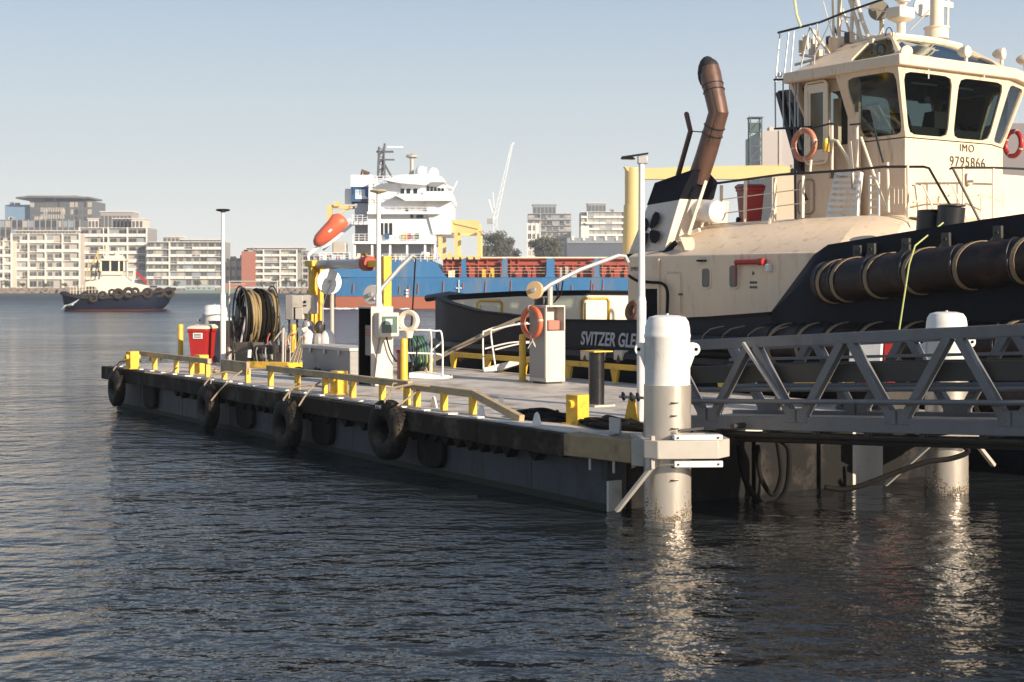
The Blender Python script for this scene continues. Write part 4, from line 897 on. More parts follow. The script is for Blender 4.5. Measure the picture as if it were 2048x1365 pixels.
def bldg(label, x0, x1, yt, yb, Y, depth, floors, bays, wall, slab, glassm=farglass, out=1.3, pent=None, fins=True, win=True, ratio=.62, wf=.8, piers=None, seed=1, name='apartment_building', bal=True):
    a = P(x0, yb, Y); b = P(x1, yt, Y); w_, h = b.x-a.x, b.z-a.z
    rng = random.Random(seed)
    r = thing(name, label, 'building', Vector(((a.x+b.x)/2, Y, a.z)), 0)
    M().box(-w_/2, w_/2, 0, depth, 0, h).build('wall', wall, r, smooth=False)
    fh = h/floors; bw = w_/bays
    if bal:
        m = M()
        for k in range(1, floors+1): m.box(-w_/2-.3, w_/2+.3, -out, -.02, k*fh-.28, k*fh)
        m.build('balcony_slab', slab, r, smooth=False)
        for k in range(1, floors):
            m = M(); m.box(-w_/2-.2, w_/2+.2, -out+.03, -out+.07, k*fh+fh*.27, k*fh+fh*.30)
            for j in range(bays):
                if rng.random() < .8: m.box(-w_/2+j*bw+.12, -w_/2+(j+1)*bw-.12, -out+.02, -out+.1, k*fh+.004, k*fh+fh*.28)
            m.build('balustrade', slab, r, smooth=False)
    if fins:
        for j in range(bays+1):
            if piers is None or j in piers: M().box(-w_/2+j*bw-.28, -w_/2+j*bw+.28, -out-.05, -.03, 0, h+.2).build('pier', slab, r, smooth=False)
    if win:
        base = None
        for k in range(floors):
            for j in range(bays):
                if rng.random() < .04: continue
                if base is None:
                    m = M().box(-bw*wf/2, bw*wf/2, -.06, 0.05, .0, fh*ratio); base = m.build('window', glassm, r, smooth=False); o = base
                    fr = M().box(-.06, .06, -.12, -.05, 0, fh*ratio).build('frame', wall, base, smooth=False)
                else:
                    o = base.copy(); COL.objects.link(o); f2 = fr.copy(); COL.objects.link(f2); f2.parent = o
                o.location = (-w_/2+(j+.5)*bw, -.02, k*fh+fh*.12)
                sc = rng.choice((1, 1, .8, .6)); o.scale = (sc, 1, 1)
                if rng.random() < .35: o.material_slots[0].link = 'OBJECT'; o.material_slots[0].material = rng.choice((curt, curt, dimg, skyg))
    for k in range(rng.randint(2, 4)):
        x = rng.uniform(-w_*.42, w_*.42); M().box(x, x+rng.uniform(1, 3), 2, 5, h+.01, h+rng.uniform(.8, 2)).build('roof_plant', rng.choice((bgrey, bmid, bdark)), r, smooth=False)
    if bal:
        for k in range(int(bays*floors*.35)):
            fl = rng.randint(1, floors-1); x = rng.uniform(-w_*.48, w_*.46); M().box(x, x+rng.uniform(.4, 1.2), -out+.25, -out+.7, fl*fh+.004, fl*fh+rng.uniform(.9, 1.7)).build('balcony_item', rng.choice((bgrey, bdark, bbrick, leafB_, bwhite)), r, smooth=False)
    if pent:
        for (px0, px1, py0, mt_) in pent:
            c0, c1 = P(px0, yt, Y), P(px1, py0, Y)
            M().box(c0.x-r.location.x, c1.x-r.location.x, 1.2, depth*.7, h, h+c1.z-c0.z).build('penthouse', mt_, r, smooth=False)
            M().box(c0.x-r.location.x-.5, c1.x-r.location.x+.5, .6, depth*.75, h+c1.z-c0.z, h+c1.z-c0.z+.35).build('roof', slab, r, smooth=False)
            n_ = max(2, int((px1-px0)/7)); ww = (c1.x-c0.x)/n_
            for j in range(n_): M().box(c0.x-r.location.x+j*ww+.3, c0.x-r.location.x+(j+1)*ww-.3, 1.1, 1.25, h+.3, h+(c1.z-c0.z)*.75).build('window', glassm, r, smooth=False)
    return r
bldg('low dark flat-roofed office at the far left edge behind the cream flats', 0, 160, 440, 576, 850, 30, 8, 14, bdark, bgrey, fins=True, out=.4, ratio=.75, seed=2, bal=False)
r_ = bldg('dark grey office tower with an overhanging flat roof, far left skyline', 60, 184, 402, 576, 900, 30, 12, 14, bdark, bgrey, out=.3, fins=False, ratio=.7, wf=.9, seed=3, name='office_tower', bal=False)
a = P(36, 396, 900)-r_.location; b = P(182, 400, 900)-r_.location; M().prism([(a.x, -4, b.z+.4), (a.x+10, -6, b.z+1), (b.x, -4, b.z+.6), (b.x, 25, b.z+.6), (a.x, 25, b.z+.4)], (0, 0, 1.1)).build('roof', bdark, r_)
a = P(50, 396, 900)-r_.location; M().box(a.x, a.x+32, 2, 20, b.z+1.4, b.z+3).build('plant_room', bgrey, r_)
a = P(82, 415, 900)-r_.location; m = M()
for k in range(3):
    for j in range(14): m.box(a.x+j*1.1, a.x+j*1.1+.35, -.5, -.1, a.z-k*4.4-3, a.z-k*4.4-.2)
m.build('sun_fins', bcream, r_, smooth=False)
bldg('plain blue glass office block beside the dark tower', 10, 62, 410, 576, 905, 20, 10, 6, bblue, bblue, fins=False, win=False, out=.2, seed=4, name='office_block', bal=False)
bldg('cream apartment block with deep balconies, leftmost on the waterfront', -40, 24, 482, 576, 752, 20, 6, 4, bcream, bwhite, seed=5)
bldg('cream apartment block with bright gridded balconies behind the distant tug stern', 24, 160, 468, 576, 760, 22, 6, 8, bmid, bwhite, pent=[(30, 150, 462, bgrey)], piers=(0, 2, 4, 6, 8), seed=6)
bldg('tallest cream apartment block with stepped penthouses, behind the distant tug', 160, 294, 456, 576, 770, 22, 7, 7, bgrey, bwhite, pent=[(175, 196, 438, bcream), (200, 262, 424, bgrey), (225, 285, 438, bcream)], piers=(0, 3, 5, 7), seed=7)
bldg('low white-banded apartment block left of the slim lamp post', 294, 446, 484, 572, 762, 20, 6, 10, bgrey, bwhite, pent=[(325, 358, 474, bmid), (362, 440, 480, bgrey)], piers=(3, 10), seed=8, ratio=.7)
bldg('small dark two-storey block right of the lamp post', 447, 486, 517, 574, 770, 15, 3, 3, bdark, bgrey, seed=9, name='low_building', bal=False)
bldg('red brick stair tower on the far shore', 483, 511, 503, 574, 758, 12, 5, 2, bbrick, bbrick, seed=10, fins=False, name='brick_tower', win=False, bal=False)
bldg('white apartment block with six rows of square balconies', 511, 594, 500, 574, 760, 16, 6, 5, bgrey, bwhite, pent=[(492, 606, 496, bgrey)], piers=(1, 3, 5), seed=11, ratio=.55)
bldg('grey stepped block beside the stern of the blue ship', 594, 640, 512, 574, 790, 16, 5, 4, bgrey, bmid, seed=12, pent=[(598, 612, 503, bgrey)])
bldg('grey residential tower with balconies, left one above the trees', 1056, 1142, 428, 580, 900, 24, 13, 7, blue_g, bgrey, pent=[(1066, 1112, 410, blue_g)], piers=(2,), seed=13, name='residential_tower')
bldg('grey residential tower with balconies, right one above the shed', 1162, 1248, 424, 580, 900, 24, 13, 7, blue_g, bwhite, pent=[(1176, 1212, 407, blue_g)], piers=(1, 7), seed=14, name='residential_tower')
bldg('white cubic building corner below the left residential tower', 1055, 1080, 447, 580, 880, 14, 8, 3, bwhite, bwhite, seed=15, out=.3, name='white_block', bal=False)
bldg('plain white wall block in front of the right residential tower', 1162, 1178, 452, 580, 880, 14, 8, 1, bwhite, bwhite, seed=16, win=False, fins=False, name='white_block', bal=False)
r_ = bldg('dark blue-grey wharf shed with pale roof brackets', 1134, 1300, 487, 580, 620, 30, 1, 14, mat('shed_cladding', (.085, .10, .13), .6, var=.1, scale=.3), blue_g, out=.2, seed=17, win=False, fins=False, name='wharf_shed', bal=False)
a = P(1134, 487, 620)-r_.location; b = P(1300, 476, 620)-r_.location; M().box(a.x, b.x, -.5, 28, a.z, b.z).build('roof_band', blue_g, r_, smooth=False)
for k in range(7): M().box(a.x+2+k*4.8, a.x+3+k*4.8, -.9, -.5, b.z-1.2, b.z+.6).build('bracket', bwhite, r_, smooth=False)
# port structures behind the tug
r_ = thing('lattice_tower', 'slim green lattice light tower beyond the yellow jib', 'lattice tower', P(1512, 576, 300))
b0_ = P(1499, 576, 300)-r_.location; m = M(); tz = P(0, 236, 300).z-r_.location.z
for sx in (-1.2, 1.2):
    for sy in (0, 2.4): m.box(sx-.12, sx+.12, sy-.12, sy+.12, 0, tz)
for k in range(12):
    z = tz*k/12; z1 = tz*(k+1)/12; s = 1 if k % 2 else -1
    m.bar((-1.2*s, 0, z), (1.2*s, 0, z1), .1, .1); m.bar((-1.2*s, 2.4, z), (1.2*s, 2.4, z1), .1, .1); m.box(-1.25, 1.25, -.05, .05, z1-.08, z1+.08); m.bar((-1.2, 0, z), (-1.2, 2.4, z1), .1, .1); m.bar((1.2, 0, z), (1.2, 2.4, z1), .1, .1)
m.build('lattice', mat('tower_green', (.05, .09, .09), .6), r_, smooth=False)
M().box(-1.5, 1.5, -.3, 2.7, tz, tz+.2).box(-1.3, 1.0, .3, 2, tz-3, tz-1).build('lamp_platform', mat('tower_green', (.05, .09, .09), .6), r_, smooth=False)
bldg('pale grey silo building standing behind the yellow jib', 1520, 1640, 262, 580, 320, 20, 1, 3, mat('silo_grey', (.40, .36, .34), .6, var=.08, scale=.1), bmid, win=False, out=.2, fins=True, piers=(1,), seed=18, name='silo_building', bal=False)
bldg('beige tank house seen between the tug railings', 1544, 1600, 350, 580, 240, 12, 2, 2, mat('tank_beige', (.50, .42, .30), .6, var=.06, scale=.1), bmid, win=False, fins=False, seed=19, name='tank_house', bal=False)
bldg('dark grey shed at the right edge behind the wheelhouse', 1990, 2150, 247, 580, 300, 20, 1, 4, mat('right_shed', (.17, .15, .15), .6, var=.06, scale=.1), blue_g, win=False, fins=False, seed=20, name='port_shed', bal=False)
# white luffing crane on the skyline
r_ = thing('luffing_crane', 'white slender harbour crane with raised jib on the skyline', 'crane', P(990, 576, 620))
def c_(px, py, y=0): q = P(px, py, 620)-r_.location; return Vector((q.x, y, q.z))
m = M()
def latt(m, a, b, w0, w1, n):
    for sx in (-1, 1):
        for sy in (-1, 1): m.bar(a+Vector((sx*w0, sy*w0, 0)), b+Vector((sx*w1, sy*w1, 0)), .16, .16)
    for k in range(n):
        t0, t1 = k/n, (k+1)/n; s = 1 if k % 2 else -1
        p, q = a.lerp(b, t0), a.lerp(b, t1); wa, wb = w0+(w1-w0)*t0, w0+(w1-w0)*t1
        m.bar(p+Vector((s*wa, -wa, 0)), q+Vector((-s*wb, -wb, 0)), .12, .12); m.bar(p+Vector((s*wa, wa, 0)), q+Vector((-s*wb, wb, 0)), .12, .12)
latt(m, c_(990, 576), c_(990, 440), 1.1, .8, 14); m.build('mast', shipwhite, r_, smooth=False)
m = M(); latt(m, c_(990, 440), c_(1024, 290), .8, .35, 22); m.bar(c_(1024, 290), c_(1028, 286), .8, .6); m.build('jib', shipwhite, r_, smooth=False)
m = M().bar(c_(990, 440), c_(979, 402), .5, .5).bar(c_(979, 402), c_(978, 400), 1.4, .8).bar(c_(986, 385), c_(989, 420), .3, .3); m.build('back_mast', shipwhite, r_)
M().box(*[c for q in zip(c_(974, 448, -1), c_(985, 438, 1)) for c in sorted(q)]).build('counterweight', bgrey, r_)
# ---------------------------------------------------------------- trees and shrubs
bark = mat('bark', (.10, .07, .05), .9)
leafA = mat('foliage_olive', (.075, .075, .045), .7, var=.35, scale=.6)
leafB = mat('foliage_green', (.06, .085, .035), .7, var=.35, scale=.8)
def tree(label, px, pyb, pyt, wpx, Y, lm, n=1500, leaf=.9, nm='tree', cat='tree', group=None, seed=1):
    rng = random.Random(seed); b = P(px, pyb, Y); t = P(px, pyt, Y); h = t.z-b.z; rw = wpx/FPX*Y/2
    r = thing(nm, label, cat, b, 0, group)
    m = M(); m.tube([(0, 0, 0), (.1, 0, h*.3), (0, 0, h*.7)], [h*.03, h*.02, h*.01], 7)
    cl = []
    for k in range(17):
        a = rng.uniform(0, 6.28); q = Vector((math.cos(a)*rw*rng.uniform(.2, .75), math.sin(a)*rw*rng.uniform(.2, .75), h*rng.uniform(.42, .88))); m.tube([(0, 0, h*rng.uniform(.2, .45)), tuple(q*.6+Vector((0, 0, h*.12))), tuple(q)], [h*.014, h*.008, h*.004], 5)
        cl.append((q, rw*rng.uniform(.16, .34)))
    cl.append((Vector((0, 0, h*.75)), rw*.38))
    m.build('trunk', bark, r)
    f = M()
    for k in range(n):
        c, rr = rng.choice(cl); d = Vector((rng.gauss(0, 1), rng.gauss(0, 1), rng.gauss(0, .8))); d = d.normalized()*rr*rng.uniform(.3, 1.25)*(1+.35*noise.noise(d*2+c))
        p = c+d
        if p.z > h or p.z < h*.12: continue
        u = Vector((rng.gauss(0, 1), rng.gauss(0, 1), rng.gauss(0, 1))).normalized(); v = u.orthogonal().normalized(); s = leaf*rng.uniform(.4, 1)
        f.add([p-u*s*.5, p+v*s*.3, p+u*s*.5, p-v*s*.3], [(0, 1, 2, 3)])
    f.build('crown', lm, r, smooth=False, raw=True); return r
tree('broad olive-brown tree behind the blue ship, left of the pair', 1002, 560, 463, 84, 600, leafA, 6000, 1.25, seed=3, group='trees behind the ship')
tree('darker round tree behind the ship, right of the pair', 1092, 560, 470, 84, 590, leafA, 6000, 1.25, seed=4, group='trees behind the ship')
tree('small low tree at the left foot of the broad tree', 968, 560, 486, 34, 590, leafA, 2200, 1.2, seed=5, group='trees behind the ship')
for i, (px, pt, w_) in enumerate(((12, 560, 20), (45, 566, 14), (92, 567, 16), (130, 566, 14), (352, 562, 16), (395, 560, 18), (548, 556, 18), (572, 552, 26), (604, 558, 22), (526, 560, 14))):
    where = ['at the far left end of the shore', 'left of the three in front of the cream flats', 'middle of the three in front of the cream flats', 'just left of the distant tug', 'right of the distant tug', 'before the white-banded flats', 'left of the clipped hedge below the white balconies', 'broad, below the white balconies', 'beside the stern of the blue ship', 'below the brick tower'][i]
    tree('low green shore bush '+where, px, 577, pt, w_, 742, leafB, 260, .9, 'shore_bush', 'bush', 'bushes along the far shore', seed=20+i)
# promenade fence and barge
r_ = thing('shore_fence', 'faded red and white hoarding on the far shore right of the slim lamp post', 'fence', P(468, 577, 745)); m = M()
for k in range(10): m.box(-6+k*1.2, -5+k*1.2, 0, .1, 0, 2.2)
m.build('fence_panel', mat('faded_red', (.42, .16, .12), .8), r_, smooth=False)
M().box(-6, 6, -.05, 0, 2.22, 2.4).build('top_rail', bwhite, r_, smooth=False)
r_ = thing('moored_barge', 'low grey-green moored barge by the far shore', 'barge', P(410, 586, 700)); m = M().prism([(-14, 0, -.3), (14, 0, -.3), (15.5, 0, 1.3), (-15.5, 0, 1.3)], (0, 6, 0)); m.build('hull', mat('barge_green', (.14, .20, .18), .6), r_)
M().box(-10, 4, 1, 5, 1.3, 3.0).build('cabin', mat('barge_cabin', (.30, .36, .33), .6), r_); 
for k in range(5): M().box(-9+k*2.6, -8+k*2.6, .96, 1.0, 1.8, 2.5).build('window', farglass, r_)
# ---------------------------------------------------------------- blue container ship
SY = 205.
ship = thing('container_ship', 'blue coastal container ship with white superstructure at the stern and rust-red cargo bays', 'cargo ship', P(900, 617, SY))
def s_(px, py, y=0): q = P(px, py, SY); return Vector((q.x-ship.location.x, y, q.z))
def sp(pts, y0, dep, name, mt_, **kw): return M().prism([s_(a, b, y0) for a, b in pts], (0, dep, 0)).build(name, mt_, ship, **kw)
def sb(x0, y0, x1, y1, d0, d1, name, mt_, **kw): a, b = s_(x0, y1, 0), s_(x1, y0, 0); return M().box(a.x, b.x, d0, d1, a.z, b.z).build(name, mt_, ship, smooth=False, **kw)
# shaped hull: curved stern, slight tumble at the waterline
def shull(zf0, zf1, name, mt_, off=0):
    rings = []
    for px, k in ((612, .15), (622, .45), (640, .75), (670, .95), (720, 1), (900, 1), (1300, 1), (1700, 1), (1800, .8), (1860, .4), (1890, .02)):
        hb = 8.5*k; row = []
        for sg in (-1, 1):
            seq = [(zf1, hb), (zf0, hb*(.97 if k > .9 else .8*k+.05))]
            if sg > 0: seq = seq[::-1]
            for py, b in seq:
                q = s_(px+(28-28*k if py > 600 and px < 720 else 0), py); row.append(Vector((q.x, 8.5+sg*(b+off), q.z)))
        rings.append(row)
    return M().loft(rings).build(name, mt_, ship, ang=40)
shull(594, 556, 'hull', shipblue); shull(640, 594.5, 'boot_topping', shipred, .02)
shull(556.2, 524, 'x', shipblue) if False else None
sp([(614, 524), (858, 521), (873, 528), (884, 545), (893, 556), (618, 556)], .02, 17, 'raised_stern', shipblue)
shull(558, 556, 'sheer_strake', shipdkblue, .06)
sb(893, 556, 1700, 559, 1.5, 16, 'cargo_deck', rustred)
pil = [(922, 932), (1003, 1015), (1092, 1109), (1187, 1199), (1278, 1292), (1370, 1384)]
for a, b in pil: sp([(a-2, 556), (a+1, 550), (a+1, 520), (b, 517), (b, 550), (b+3, 556)], .05, .5, 'side_pillar', shipblue)
sb(893, 515, 1700, 518, 1.0, 15.5, 'hatch_cover_edge', creamlt)
for i, (a, b) in enumerate([(886, 922)]+[(pil[k][1], pil[k+1][0]) for k in range(5)]):
    o = sb(a-1, 518, b+1, 556, 1.6, 3.0, 'hatch_coaming', rustred)
    rng = random.Random(i); m = M(); w_ = s_(b, 520).x-s_(a, 520).x
    A = s_(a, 556); H_ = s_(a, 517).z-A.z
    n_ = max(3, int(w_/1.1))
    for j in range(n_):
        x = A.x+.4+j*w_/n_; m.box(x, x+.16, 1.15, 1.6, A.z, A.z+H_*rng.uniform(.6, .95))
    m.box(A.x, A.x+w_, 1.1, 1.6, A.z+H_*.62, A.z+H_*.70); m.box(A.x, A.x+w_, .9, 1.6, A.z+H_*.93, A.z+H_*.99)
    M.build(m, 'stiffener', rustred, o, smooth=False)
    m = M(); 
    for j in range(3): x = A.x+rng.uniform(.1, .8)*w_; m.box(x, x+rng.uniform(.3, .9), .8, 1.1, A.z, A.z+H_*rng.uniform(.2, .55))
    m.build('deck_fitting', [creamlt, yellow, rustred, offwhite, rustred, rustred][i], o, smooth=False)
    m = M(); 
    for z in (.2, .36, .5): m.tube([(A.x, .25, A.z+H_*z), (A.x+w_, .25, A.z+H_*z)], .02, 4)
    m.build('safety_wire', creamlt, o, smooth=False)
# superstructure tiers
W = shipwhite
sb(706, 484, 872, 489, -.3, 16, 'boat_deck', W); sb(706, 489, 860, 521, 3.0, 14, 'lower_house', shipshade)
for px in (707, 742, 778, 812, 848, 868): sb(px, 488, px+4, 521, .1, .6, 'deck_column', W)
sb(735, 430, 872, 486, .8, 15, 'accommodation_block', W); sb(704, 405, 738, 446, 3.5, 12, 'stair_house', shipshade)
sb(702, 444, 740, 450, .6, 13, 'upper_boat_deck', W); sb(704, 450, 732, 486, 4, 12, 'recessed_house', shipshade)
sb(735, 400, 862, 431, 1.2, 14.5, 'officer_deck', W); sb(735, 425, 880, 430, -.6, 15, 'tier_edge', W)
sb(735, 366, 800, 401, 1.6, 14, 'chart_house', W)
sp([(845, 384), (902, 384), (902, 470), (866, 470), (858, 440)], .4, 15, 'front_house', W)
sp([(790, 392), (904, 392), (904, 404), (812, 404)], -1.5, 18, 'bridge_wing', W)
sp([(800, 366), (876, 360), (890, 372), (894, 392), (800, 392)], 1.0, 15, 'wheelhouse', W)
sp([(770, 362), (800, 352), (868, 350), (884, 356), (893, 366), (862, 366), (852, 372), (800, 368)], -.6, 17, 'bridge_roof', W)
for k in range(5): sb(853+k*7.4, 373+k*1.0, 858+k*7.4, 384+k*1.0, .85, 1.02, 'window', glass)
for a, b in ((800, 808), (812, 820), (826, 834)): sb(a, 378, b, 388, .92, 1.02, 'window', glass)
for k in range(3): sb(760+k*9, 447, 766+k*9, 471, .7, .82, 'window', glass)
for a, b in ((820, 826), (832, 846)): sb(a, 430, b, 437, .7, .82, 'window', glass)
sb(810, 418, 816, 426, 1.1, 1.25, 'porthole', glass)
for (x0, x1, y) in ((787, 868, 479), (706, 742, 478), (705, 735, 440), (740, 800, 396), (740, 870, 424), (715, 860, 362), (640, 700, 515), (765, 880, 518)):
    m = M(); a, b = s_(x0, y), s_(x1, y); n_ = int((b.x-a.x)/1.0)+1
    for k in range(n_+1): x = a.x+(b.x-a.x)*k/n_; m.box(x-.04, x+.04, -.1, -.04, a.z-.5, a.z+.6)
    for z in (-.1, .25, .6): m.box(a.x, b.x, -.1, -.04, a.z+z-.03, a.z+z+.03)
    m.build('railing', W, ship, smooth=False)
for x0, x1, mt_ in ((805, 812, yellow), (815, 822, red), (830, 838, green), (770, 778, shipdkblue)): sb(x0, 468, x1, 479, .2, .6, 'deck_locker', mt_)
rng = random.Random(5)
for k in range(26):
    x = rng.uniform(640, 870); y = rng.uniform(505, 519); sb(x, y, x+rng.uniform(2, 7), 521, rng.uniform(.2, 2), 3, 'winch_gear', rng.choice([rustred, creamlt, W, yellow, shipshade, rustred]))
# funnel
sb(697, 348, 740, 402, 3, 11, 'funnel', W)
fb = sb(697.5, 372, 738, 402, 2.9, 2.98, 'funnel_badge', shipdkblue); 
a, b = s_(706, 397), s_(726, 378); M().box(a.x, b.x, 2.8, 2.88, a.z, b.z).build('badge_field', mat('badge_pale', (.5, .62, .72), .5), fb); M().prism([(a.x, 2.75, a.z), (b.x+.6, 2.75, a.z), (b.x, 2.75, a.z+.5), (a.x+.5, 2.75, a.z+.4)], (0, .05, 0)).build('badge_mark', W, fb)
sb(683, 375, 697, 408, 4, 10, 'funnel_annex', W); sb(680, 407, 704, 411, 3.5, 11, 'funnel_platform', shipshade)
m = M().tube([s_(716, 350, 6), s_(717, 338, 6), s_(729, 344, 6)], .42, 10); m.build('exhaust_stub', exh, ship)
# masts and radars
dk = mat('mast_grey', (.10, .10, .11), .5)
m = M(); latt(m, s_(755, 352, 6), s_(755, 288, 6), .5, .35, 8); m.box(*[c for q in zip(s_(745, 299, 5.8), s_(780, 295, 6.2)) for c in sorted(q)]); m.box(*[c for q in zip(s_(752, 315, 5.8), s_(782, 312, 6.2)) for c in sorted(q)])
m.bar(s_(760, 320, 6), s_(778, 352, 6), .3, .3).bar(s_(762, 280, 6), s_(755, 352, 6), .3, .3).bar(s_(750, 286, 6), s_(751, 310, 6), .15, .15); m.build('signal_mast', dk, ship, smooth=False)
M().box(*[c for q in zip(s_(768, 289, 5.8), s_(800, 286, 6.2)) for c in sorted(q)]).build('radar_scanner', W, ship)
m = M(); m.cyl(s_(818, 358, 6), s_(818, 310, 6), .3).bar(s_(818, 325, 6), s_(808, 358, 6), .15, .15).lathe([(.2, -.3), (.9, 0), (.9, .2), (.2, .5)], s_(818, 308, 6), 12).bar(s_(806, 301, 6), s_(830, 304, 6), .3, .2); m.build('radar_mast', offwhite, ship)
m = M(); m.ball(s_(838, 340, 5), .9, 12).ball(s_(862, 343, 5), .9, 12).cyl(s_(848, 355, 5), s_(848, 330, 5), .12).cyl(s_(870, 360, 4), s_(903, 374, 4), .1).cyl(s_(900, 385, 4), s_(912, 360, 4), .09); m.build('radome', W, ship)
a = s_(918, 575, -.12); M().box(a.x-.05, a.x+.05, -.13, -.06, a.z-1.0, a.z+1.0).box(a.x-.45, a.x+.45, -.13, -.06, a.z-.25, a.z-.13).build('load_mark', W, ship, smooth=False)
for px in (1078, 1290, 812, 660):
    for k in range(3): a = s_(px, 584+k*6); M().box(a.x, a.x+.35, -.11, -.04, a.z, a.z+.28).build('draught_mark', W, ship, smooth=False)
for k in range(14):
    a = s_(random.uniform(640, 1240), random.uniform(560, 575)); M().box(a.x, a.x+.12, -.075, -.04, a.z-random.uniform(.8, 2.6), a.z).build('rust_run', shipred, ship, smooth=False)
f_ = M()
for k in range(60):
    px = random.gauss(690, 45); q = P(px, 618+random.uniform(-.3, .8), SY-2-random.random()*3); f_.ball((q.x, q.y, .03), random.uniform(.15, .5), 6, (1.6, 1, .35))
tag(f_.build('wake_foam', mat('foam', (.8, .8, .78), .9), None), kind='stuff')
# free-fall lifeboat on its ramp
lb = thing('free_fall_lifeboat', 'orange enclosed lifeboat resting nose down on the stern ramp of the blue ship', 'lifeboat', P(662, 462, SY-1))
d = (P(700, 436, SY)-P(630, 492, SY)).normalized(); up = Vector((-d.z, 0, d.x)); up = up if up.z > 0 else -up
rings = []
for t, w_, h_, z0 in ((-3.15, .12, .1, -.1), (-2.9, .6, .55, -.05), (-2.2, 1.0, .95, 0), (-.8, 1.2, 1.15, .05), (.6, 1.2, 1.25, .15), (1.6, 1.1, 1.35, .35), (2.4, .9, 1.1, .2), (2.7, .6, .6, 0)):
    c = d*t+up*z0; rings.append([c+Vector((0, 1, 0))*w_*math.cos(a)+up*h_*math.sin(a) for a in [2*math.pi*k/16 for k in range(16)]])
M().loft(rings).build('hull', orangeboat, lb, ang=50)
M().box(-.3, .3, -1.26, -1.15, -.2, .1, Matrix.Rotation(math.atan2(d.z, d.x)*-1, 4, 'Y')).build('side_hatch', white, lb)
m = M().bar(s_(618, 512, -.5), s_(702, 440, -.5), .35, .45).bar(s_(618, 512, -.5), s_(619, 524, -.5), .3, .3).bar(s_(650, 462, -.6), s_(668, 484, -.6), .3, .3).bar(s_(640, 500, 3), s_(702, 446, 3), .3, .4); m.build('lifeboat_ramp', W, ship)
m = M(); a, b = s_(648, 412), s_(658, 447); m.box(a.x, b.x, 3.2, 4.2, b.z, a.z); m.bar(s_(648, 412, 3.7), s_(700, 414, 3.7), .6, .5).bar(s_(672, 426, 3.7), s_(700, 412, 3.7), .25, .25).box(*[c for q in zip(s_(662, 412, 3), s_(674, 402, 4.2)) for c in sorted(q)]); m.build('lifeboat_davit', shipyellow, ship)
sb(664, 485, 692, 510, .2, 2.2, 'ventilator_housing', offwhite, bevel=.2)
# yellow hatch gantry
m = M(); a, b = s_(876, 441), s_(958, 450); m.box(a.x, b.x, 1, 1.4, s_(0, 466).z, a.z); m.box(a.x, b.x, 14, 14.4, s_(0, 466).z, a.z)
for px in (876, 908, 954): q = s_(px, 466); m.box(q.x, q.x+.5, 1, 1.5, s_(px, 520).z, q.z); m.box(q.x, q.x+.5, 14, 14.5, s_(px, 520).z, q.z); m.box(q.x, q.x+.5, 1.4, 14, q.z+.2, q.z+.8)
m.bar(s_(876, 452, .9), s_(908, 441, .9), .15, .2).bar(s_(908, 447, .9), s_(956, 458, .9), .15, .2); m.build('hatch_gantry', shipyellow, ship, smooth=False)
m = M()
for k in range(6): q = s_(880+k*14, 520); m.box(q.x, q.x+.7, .6, 1.2, q.z, q.z+random.uniform(.4, 1.0))
m.build('gantry_rail_gear', shipyellow, ship, smooth=False)
# tall yellow deck crane
m = M(); m.cyl(s_(1277, 520, 8), s_(1275, 405, 8), 1.75, 1.35, 24).cyl(s_(1275, 408, 8), s_(1275, 328, 8), 1.2, 1.2, 24); m.prism([s_(1256, 326, 7), s_(1264, 336, 7), s_(1292, 336, 7), s_(1292, 330, 7)], (0, 2, 0)); m.build('crane_column', shipyellow, ship)
m = M(); m.prism([s_(1290, 352, 7.2), s_(1290, 331, 7.2), s_(1420, 325, 7.2), s_(1600, 325, 7.2), s_(1600, 338, 7.2), s_(1500, 352, 7.2)], (0, 1.6, 0)); m.build('crane_jib', shipyellow, ship)
m = M(); m.bar(s_(1262, 345, 8), s_(1297, 345, 8), .3, 1.2).cyl(s_(1297, 330, 8), s_(1590, 322, 8), .06); m.build('crane_platform', shipyellow, ship)
